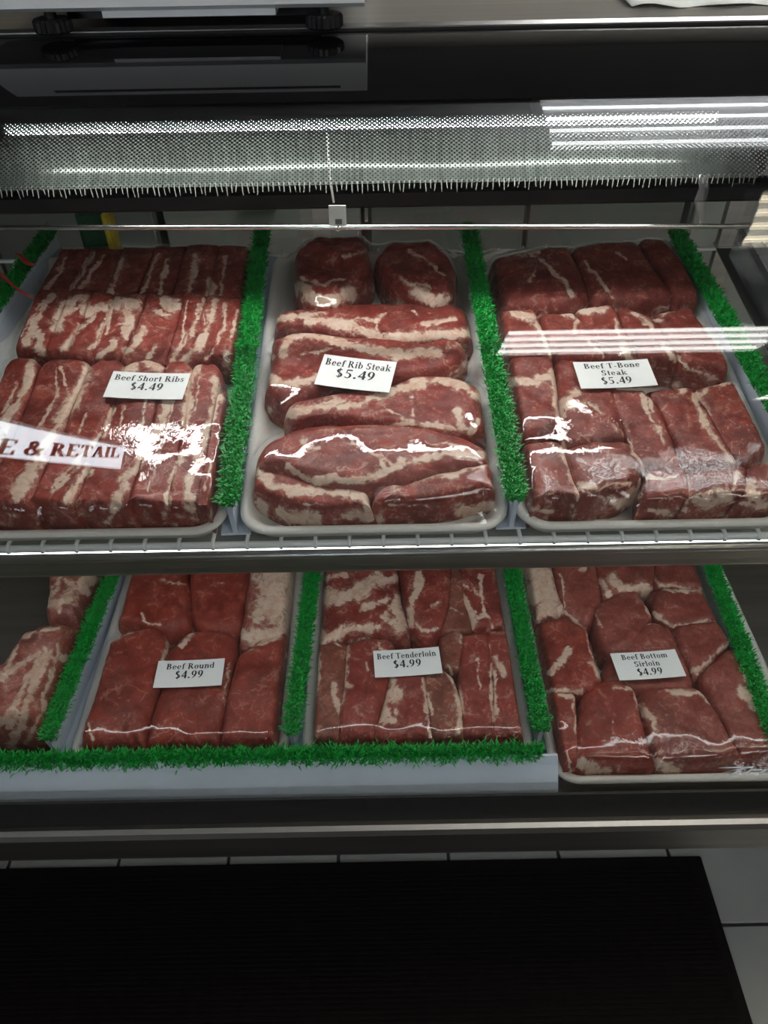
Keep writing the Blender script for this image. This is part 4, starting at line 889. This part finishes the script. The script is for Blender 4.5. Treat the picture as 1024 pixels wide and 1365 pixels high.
# ================================================================== PRICE CARDS
def card(tray, crop, corners, lines, label):
    pl = TRAYS[tray]['pl']; us, vs, Hf = FILM[tray]
    w = .055
    for _ in range(3):
        q = np.array([pl.uv(x, y, w) for x, y in cpx(crop, corners)])       # tl tr br bl
        uu = (us >= q[:, 0].min()) & (us <= q[:, 0].max()); vv = (vs >= q[:, 1].min()) & (vs <= q[:, 1].max())
        w = float(np.percentile(Hf[np.ix_(uu, vv)], 99.5)) + .0006
    c = q.mean(0); ex = ((q[1] - q[0]) + (q[2] - q[3])) / 2; W = np.linalg.norm(ex); ex /= W; ey = np.array([-ex[1], ex[0]])
    Hh = abs(((q[0] - q[3]) + (q[1] - q[2])) / 2 @ ey)
    P = lambda a, b, dz: pl.at(c[0] + a * ex[0] + b * ey[0], c[1] + a * ex[1] + b * ey[1], w + dz)
    loc = P(0, 0, 0)
    t = thing('price_card', tuple(loc), label, 'price card', 'price cards on the meat trays')
    th = .0005; n = 8; V = []
    for dz in (0, th):
        for j in (0, 1):
            for i in range(n + 1):
                a = (i / n - .5) * W; V.append(P(a, (j - .5) * Hh, dz + .0012 * (2 * i / n - 1) ** 2))
    k = n + 1; Fc = []
    for i in range(n):
        Fc += [(i, k + i, k + i + 1, i + 1), (2 * k + i, 2 * k + i + 1, 3 * k + i + 1, 3 * k + i), (i, i + 1, 2 * k + i + 1, 2 * k + i), (k + i, 3 * k + i, 3 * k + i + 1, k + i + 1)]
    Fc += [(0, 2 * k, 3 * k, k), (n, k + n, 3 * k + n, 2 * k + n)]
    mesh_obj('card', V, Fc, 'card', t)
    mb = MB(); y = Hh * .5
    for txt, hh, lead in lines:
        polys, tw = text_polys(txt, Hh * hh); y -= Hh * lead
        sc = 1.12 if txt[0] != '$' else 1.12
        sc = min(sc, W * .90 / tw)
        for p in polys:
            mb.add([P((a - tw / 2) * sc, y + b, th + .0004 + .0012 * (2 * (a - tw / 2) * sc / W) ** 2) for a, b in p], [tuple(range(len(p)))])
    mb.build('lettering', 'ink', t)
    return t
two = lambda n, p: [(n, .215, .34), (p, .28, .345)]
three = lambda a, b, p: [(a, .195, .275), (b, .195, .27), (p, .25, .32)]
card('A', 3, [(425, 557), (720, 567), (697, 664), (400, 656)], two('Beef Short Ribs', '$4.49'), 'white price card reading Beef Short Ribs $4.49')
card('B', 4, [(327, 467), (587, 495), (567, 606), (298, 575)], two('Beef Rib Steak', '$5.49'), 'white price card reading Beef Rib Steak $5.49')
card('C', 5, [(335, 490), (600, 480), (625, 572), (352, 586)], three('Beef T-Bone', 'Steak', '$5.49'), 'white price card reading Beef T-Bone Steak $5.49')
card('D', 6, [(541, 388), (770, 381), (755, 470), (524, 482)], two('Beef Round', '$4.99'), 'white price card reading Beef Round $4.99')
card('E', 7, [(318, 374), (553, 358), (565, 453), (322, 469)], two('Beef Tenderloin', '$4.99'), 'white price card reading Beef Tenderloin $4.99')
card('F', 8, [(430, 398), (672, 385), (718, 482), (467, 502)], three('Beef Bottom', 'Sirloin', '$4.99'), 'white price card reading Beef Bottom Sirloin $4.99')

# ================================================================== GREEN DIVIDERS
def divider(pl, p_front, p_back, label, wtop=.050, halfw=.013, ext=0.0, lean=0.0, flat=None, dens=15000):
    a = pl.uv(*p_front, wtop); b = pl.uv(*p_back, wtop)
    d = b - a; Ld = np.linalg.norm(d); d /= Ld; n = np.array([-d[1], d[0]]); b = b + d * ext; Ld += ext
    P = lambda s, o, wz: pl.at(a[0] + d[0] * s + n[0] * o, a[1] + d[1] * s + n[1] * o, wz)
    t = thing('grass_divider', tuple(P(Ld / 2, 0, 0)), label, 'divider', 'green plastic grass dividers')
    # white strip: foot flange + upright wall with toothed top edge
    prof = [(-.015, .0006), (-.015, .003), (-.0025, .0045), (-.0025, wtop - .004), (.0025, wtop - .004), (.0025, .0045), (.015, .003), (.015, .0006)]
    V = [P(0, o, wz) for o, wz in prof] + [P(Ld, o, wz) for o, wz in prof]; k = len(prof)
    Fc = [(i, (i + 1) % k, k + (i + 1) % k, k + i) for i in range(k)] + [tuple(range(k))[::-1], tuple(range(k, 2 * k))]
    mesh_obj('strip', V, Fc, 'pvc', t)
    mb = MB()
    for side in (-1, 1):
        for s in np.arange(0, Ld - .004, .0052):
            j = random.uniform(-.0006, .0006)
            q = [P(s, side * .0028, wtop - .012), P(s + .0042, side * .0028, wtop - .012), P(s + .0042, side * .0050, wtop - .003 + j), P(s + .0004, side * .0050, wtop - .003 + j)]
            mb.add(q, [(0, 1, 2, 3)])
    o = mb.build('teeth', 'pvc', t); o['kind'] = 'stuff'
    # grass: narrow bent blades
    nb = int(dens * Ld); s = RNG.uniform(0, Ld, nb); of = RNG.normal(0, .0045, nb).clip(-.009, .009)
    ang = RNG.uniform(-1, 1, nb) * 1.15; ln = RNG.uniform(.0075, .0130, nb); fw = RNG.normal(0, .30, nb)
    V = []; Fc = []
    base = wtop - .006
    for i in range(nb):
        sn, cs = math.sin(ang[i]), math.cos(ang[i]); L_ = ln[i]; wd = .0008
        p0 = (s[i], of[i], base); p1 = (s[i] + fw[i] * L_ * .35, of[i] + sn * L_ * .5, base + cs * L_ * .75 + .002); p2 = (s[i] + fw[i] * L_ * .9, of[i] + sn * L_ * 1.02, base + cs * L_ * .95 + .001)
        kx = len(V); wx, wy = (wd, 0) if i % 2 else (wd * .6, wd * .8)
        V += [(p0[0] - wx, p0[1] - wy, p0[2]), (p0[0] + wx, p0[1] + wy, p0[2]), (p1[0] + wx, p1[1] + wy, p1[2]), (p1[0] - wx, p1[1] - wy, p1[2]), p2]
        Fc += [(kx, kx + 1, kx + 2, kx + 3), (kx + 3, kx + 2, kx + 4)]
    V = np.array(V); V = P(V[:, 0], V[:, 1], V[:, 2])
    o = mesh_obj('grass', V, Fc, 'green', t); o['kind'] = 'stuff'
    return t
divider(SHELF, (-75, 500), (57, 318), 'green grass divider beside the short ribs, away from the rib steaks', ext=.03)
divider(SHELF, (304, 672), (348, 318), 'green grass divider between the short ribs and the rib steaks', ext=.03)
divider(SHELF, (689, 664), (627, 315), 'green grass divider between the rib steaks and the T-bone steaks', ext=.03)
divider(SHELF, (1075, 610), (910, 322), 'green grass divider past the T-bone steaks, beside the empty shelf end', ext=.03, halfw=.018)
divider(DECK, (62, 985), (148, 769), 'green grass divider between the marbled roasts and the round steaks', ext=.12)
divider(DECK, (388, 978), (416, 769), 'green grass divider between the round steaks and the tenderloin', ext=.12)
divider(DECK, (722, 973), (684, 769), 'green grass divider between the tenderloin and the sirloin', ext=.12)
divider(DECK, (1046, 1010), (955, 769), 'green grass divider past the sirloin, beside the empty deck', ext=.12)
# front divider running across, on a leaning white strip
FP = Plane(.4415, H - .8615, 0)
ft = thing('grass_divider', (0, .44, H - .8615), 'long green grass divider with a tall white strip along the case front', 'divider', 'green plastic grass dividers')
def vrow(px, py, y):
    return vert(px, py, y)
ua, ub = float(FP.uv(-150, 1003, .05)[0]), float(vert(741, 1040, .45)[0])
prof = [(.4285, -.8612), (.4265, -.8560), (.4420, -.8330), (.4560, -.8185), (.4625, -.8105), (.4655, -.8110), (.4590, -.8205), (.4475, -.8330), (.4350, -.8530), (.4350, -.8612)]
MB().extrude_x([(y, H + z) for y, z in prof], ua, ub).build('strip', 'pvc', ft)
ug = float(vert(722, 1000, .47)[0])
nb = int(12000 * (ug - ua)); V = []; Fc = []
for i in range(nb):
    x = random.uniform(ua, ug); of = random.gauss(0, .004); an = random.uniform(-1.1, 1.1); L_ = random.uniform(.008, .014); fw = random.gauss(0, .45); wd = .0009
    yb, zb = .468 + of, H - .815
    k = len(V); sn, cs = math.sin(an), math.cos(an)
    V += [(x - wd, yb, zb), (x + wd, yb, zb), (x + wd + fw * L_ * .35, yb + sn * L_ * .5, zb + cs * L_ * .75), (x - wd + fw * L_ * .35, yb + sn * L_ * .5, zb + cs * L_ * .75), (x + fw * L_ * .9, yb + sn * L_, zb + cs * L_ * .95)]
    Fc += [(k, k + 1, k + 2, k + 3), (k + 3, k + 2, k + 4)]
mesh_obj('grass', V, Fc, 'green', ft)['kind'] = 'stuff'

# ================================================================== SCALE on the case top
zt = TZ + .006
def on_top(px, py): 
    return Plane(0, zt, 0).uv(px, py)
f1, f2 = on_top(72, 44), on_top(433, 36)
sy0 = (f1[1] + f2[1]) / 2
sxc = (f1[0] + f2[0]) / 2; sc_w = .385
xr = float(vert(486, 10, sy0 - .015)[0]); xl = xr - sc_w - .02
scale = thing('scale', ((xl + xr) / 2, sy0 + .15, zt), 'pale grey counter scale standing on round black feet on the case top', 'scale')
zb = zt + .020
yA = sy0 - .018
V = []
mb = MB().extrude_x([(yA + .006, zb), (yA, zb + .004), (yA + .012, zb + .092), (yA + .03, zb + .102), (yA + .33, zb + .102), (yA + .34, zb + .09), (yA + .34, zb)], xl, xr)
mb.build('housing', 'scale', scale)
MB().extrude_x([(yA + .0082, zb + .060), (yA + .0095, zb + .078), (yA + .016, zb + .078), (yA + .016, zb + .060)], xl + .05, xr - .03).build('display', 'dark', scale)
MB().box(xl + .09, xr - .05, yA + .05, yA + .27, zt + .006, zb).build('underside_cover', 'dark', scale)
MB().box(xl + .14, xr - .09, yA + .006, yA + .04, zb - .006, zb).build('front_lip', 'scale', scale)
for fx in (f1[0], f2[0]):
    for fy in (sy0, sy0 + .27):
        prof = []; n = 36; 
        mb = MB().lathe((fx, fy, zt), [(.0165, 0), (.0185, .002), (.0185, .011), (.0165, .013), (.006, .013), (.006, .021)], 40)
        V = np.array(mb.V); c = np.array([fx, fy]); ang = np.arctan2(V[:, 1] - fy, V[:, 0] - fx); rr = np.hypot(V[:, 0] - fx, V[:, 1] - fy)
        k = np.where(rr > .015, 1 + .05 * np.sign(np.sin(ang * 20 + .05)), 1); V[:, :2] = c + (V[:, :2] - c) * k[:, None]
        mesh_obj('foot', V, mb.F, 'dark', scale)
MB().box(xl + .02, xr - .02, yA + .03, yA + .33, zb + .110, zb + .116, .002).build('platform', 'steel', scale)
MB().lathe(((xl + xr) / 2, yA + .18, zb + .10), [(.03, 0), (.03, .012)], 20).build('platform_post', 'dark', scale)

# paper sheet on the top
n = 14; V = []; Fc = []
pa, pb = on_top(842, 12), on_top(1060, 8)
for j in range(6):
    for i in range(n + 1):
        x = pa[0] + (pb[0] - pa[0]) * i / n; y = pa[1] + .006 * math.sin(i * 1.3) * (j == 0) + j * .04
        V.append((x, y, zt + .0008 + .004 * (.5 + .5 * math.sin(i * .9 + j)) * (1 if j < 5 else .3)))
Fc = [(j * (n + 1) + i, j * (n + 1) + i + 1, (j + 1) * (n + 1) + i + 1, (j + 1) * (n + 1) + i) for j in range(5) for i in range(n)]
o = mesh_obj('paper_sheet', V, Fc, 'paper', smooth=True); tag(o, 'crumpled sheet of white paper lying on the steel case top', 'paper')
o.modifiers.new('thickness', 'SOLIDIFY').thickness = .0006

# ================================================================== small things
# red curly plastic bits over the outer divider
dz = lambda px, py, w_: (lambda q: SHELF.at(q[0], q[1], w_))(SHELF.uv(px, py, w_))
rc = [dz(-20, 352, .066), dz(2, 367, .066), dz(18, 381, .064), dz(32, 391, .060), dz(46, 397, .054)]
rf = thing('plastic_flower', tuple(rc[-1]), 'red plastic flower with a thin curved stem lying over the green divider', 'plastic flower')
MB().tube(catmull(rc, 5), np.linspace(.0024, .0012, 21), 8).build('stem', 'red', rf, smooth=True)
rb = [dz(22, 338, .066), dz(30, 343, .068), dz(36, 350, .067), dz(47, 353, .066)]
o = MB().tube(catmull(rb, 5), np.concatenate([np.linspace(.0015, .0038, 8), np.linspace(.0038, .0012, 8)]), 8).build('petal', 'red', rf, smooth=True)
# sponge behind the short ribs
sp_ = vert(106, 300, 1.055); sq = vert(152, 300, 1.055)
bx0, bx1 = sp_[0], sq[0]; bz = float(SHELF.at(0, (1.055 - SHELF.o[1]) / SHELF.v[1], .0)[2])
sg = thing('scouring_sponge', ((bx0 + bx1) / 2, 1.055, bz), 'green and yellow scouring sponge behind the short rib tray', 'sponge')
zt_ = float(vert(120, 277, 1.055)[2])
MB().box(bx0, bx1 - .012, 1.042, 1.068, bz, zt_, .006).build('scouring_pad', 'sponge', sg)
MB().box(bx1 - .012, bx1, 1.042, 1.068, bz, zt_ - .003, .004).build('sponge_body', 'yellow', sg)
# plastic bin on the empty shelf end
b0 = SHELF.uv(968, 352, .03); bt = thing('plastic_bin', tuple(SHELF.at(b0[0] + .16, b0[1] - .02, .0)), 'shallow clear plastic bin on the empty end of the wire shelf', 'bin')
mb = MB()
u0_, u1_, va, vb, hb = b0[0] + .03, b0[0] + .32, b0[1] - .12, b0[1] + .06, .05
def pbox(x0, x1, y0, y1, z0, z1):
    m2 = MB().box(x0, x1, y0, y1, z0, z1); V = np.array(m2.V); mb.add(SHELF.at(V[:, 0], V[:, 1], V[:, 2]), m2.F)
pbox(u0_, u1_, va, vb, .0026, .005); pbox(u0_, u0_ + .002, va, vb, .005, hb); pbox(u1_ - .002, u1_, va, vb, .003, hb); pbox(u0_, u1_, va, va + .002, .003, hb); pbox(u0_, u1_, vb - .002, vb, .003, hb)
mb.build('walls', 'plastic', bt)
mb = MB(); pbox(u0_ - .006, u1_ + .006, va - .006, va + .001, hb - .003, hb); pbox(u0_ - .006, u1_ + .006, vb - .001, vb + .006, hb - .003, hb); pbox(u0_ - .006, u0_ + .001, va, vb, hb - .003, hb); pbox(u1_ - .001, u1_ + .006, va, vb, hb - .003, hb)
mb.build('rim', 'plastic', bt)

# dark liner on the empty end of the shelf
q_ = SHELF.uv(985, 420, .0)
mb = MB(); ux = float(SHELF.uv(1100, 640, .0)[0]) - .02
mb.box(.478, CX1 - .035, .02, .50, .0003, .0022, .0006); V = np.array(mb.V)
o = mesh_obj('shelf_liner', SHELF.at(V[:, 0], V[:, 1], V[:, 2]), mb.F, 'inner'); tag(o, 'dark grey plastic liner on the empty end of the wire shelf', 'shelf liner')
# floor mat
q = [Plane(0, 0, 0).uv(*p, .009) for p in ((2, 1163), (935, 1140), (1005, 1365))]
mx1 = (q[1][0] + q[2][0]) / 2; my1 = q[1][1]
fm = thing('floor_mat', (0, 0, 0), 'black ribbed rubber mat on the tiles before the case', 'mat')
MB().box(-1.25, mx1, -1.2, my1, .0005, .007, .002).build('mat_base', 'mat', fm)
mb = MB()
for y in np.arange(-.1, my1 - .02, .008): mb.box(-1.23, mx1 - .02, y, y + .004, .0068, .0095)
o = mb.build('ribs', 'mat', fm); o['kind'] = 'stuff'

# cabinets behind the counter
cabs = [(-1.55, -.62, 'cab', 'grey cabinet behind the counter at the window wall', .80), (-.60, -.05, 'cab2', 'white cabinet behind the counter, narrow', .72), (-.03, .85, 'cab', 'grey cabinet behind the counter between the two white ones', .85), (.87, 1.75, 'cab2', 'white cabinet behind the counter at the open end', .75)]
for x0, x1, m, lab, h in cabs:
    c = thing('base_cabinet', ((x0 + x1) / 2, 2.4, 0), lab, 'cabinet', 'cabinets behind the counter')
    MB().box(x0, x1, 2.15, 2.75, .08, h, .004).build('body', m, c); MB().box(x0 + .02, x1 - .02, 2.2, 2.74, 0, .08).build('plinth', 'dark', c)
    n = max(1, round((x1 - x0) / .42)); wdt = (x1 - x0) / n
    for i in range(n):
        d = MB().box(x0 + i * wdt + .006, x0 + (i + 1) * wdt - .006, 2.13, 2.15, .1, h - .03, .004).build('door', m, c)
        MB().box(x0 + (i + .5) * wdt - .05, x0 + (i + .5) * wdt + .05, 2.112, 2.13, h - .09, h - .078, .003).build('handle', 'steel', d)
    MB().box(x0 - .005, x1 + .005, 2.12, 2.76, h, h + .03, .004).build('worktop', 'steel_dull', c)
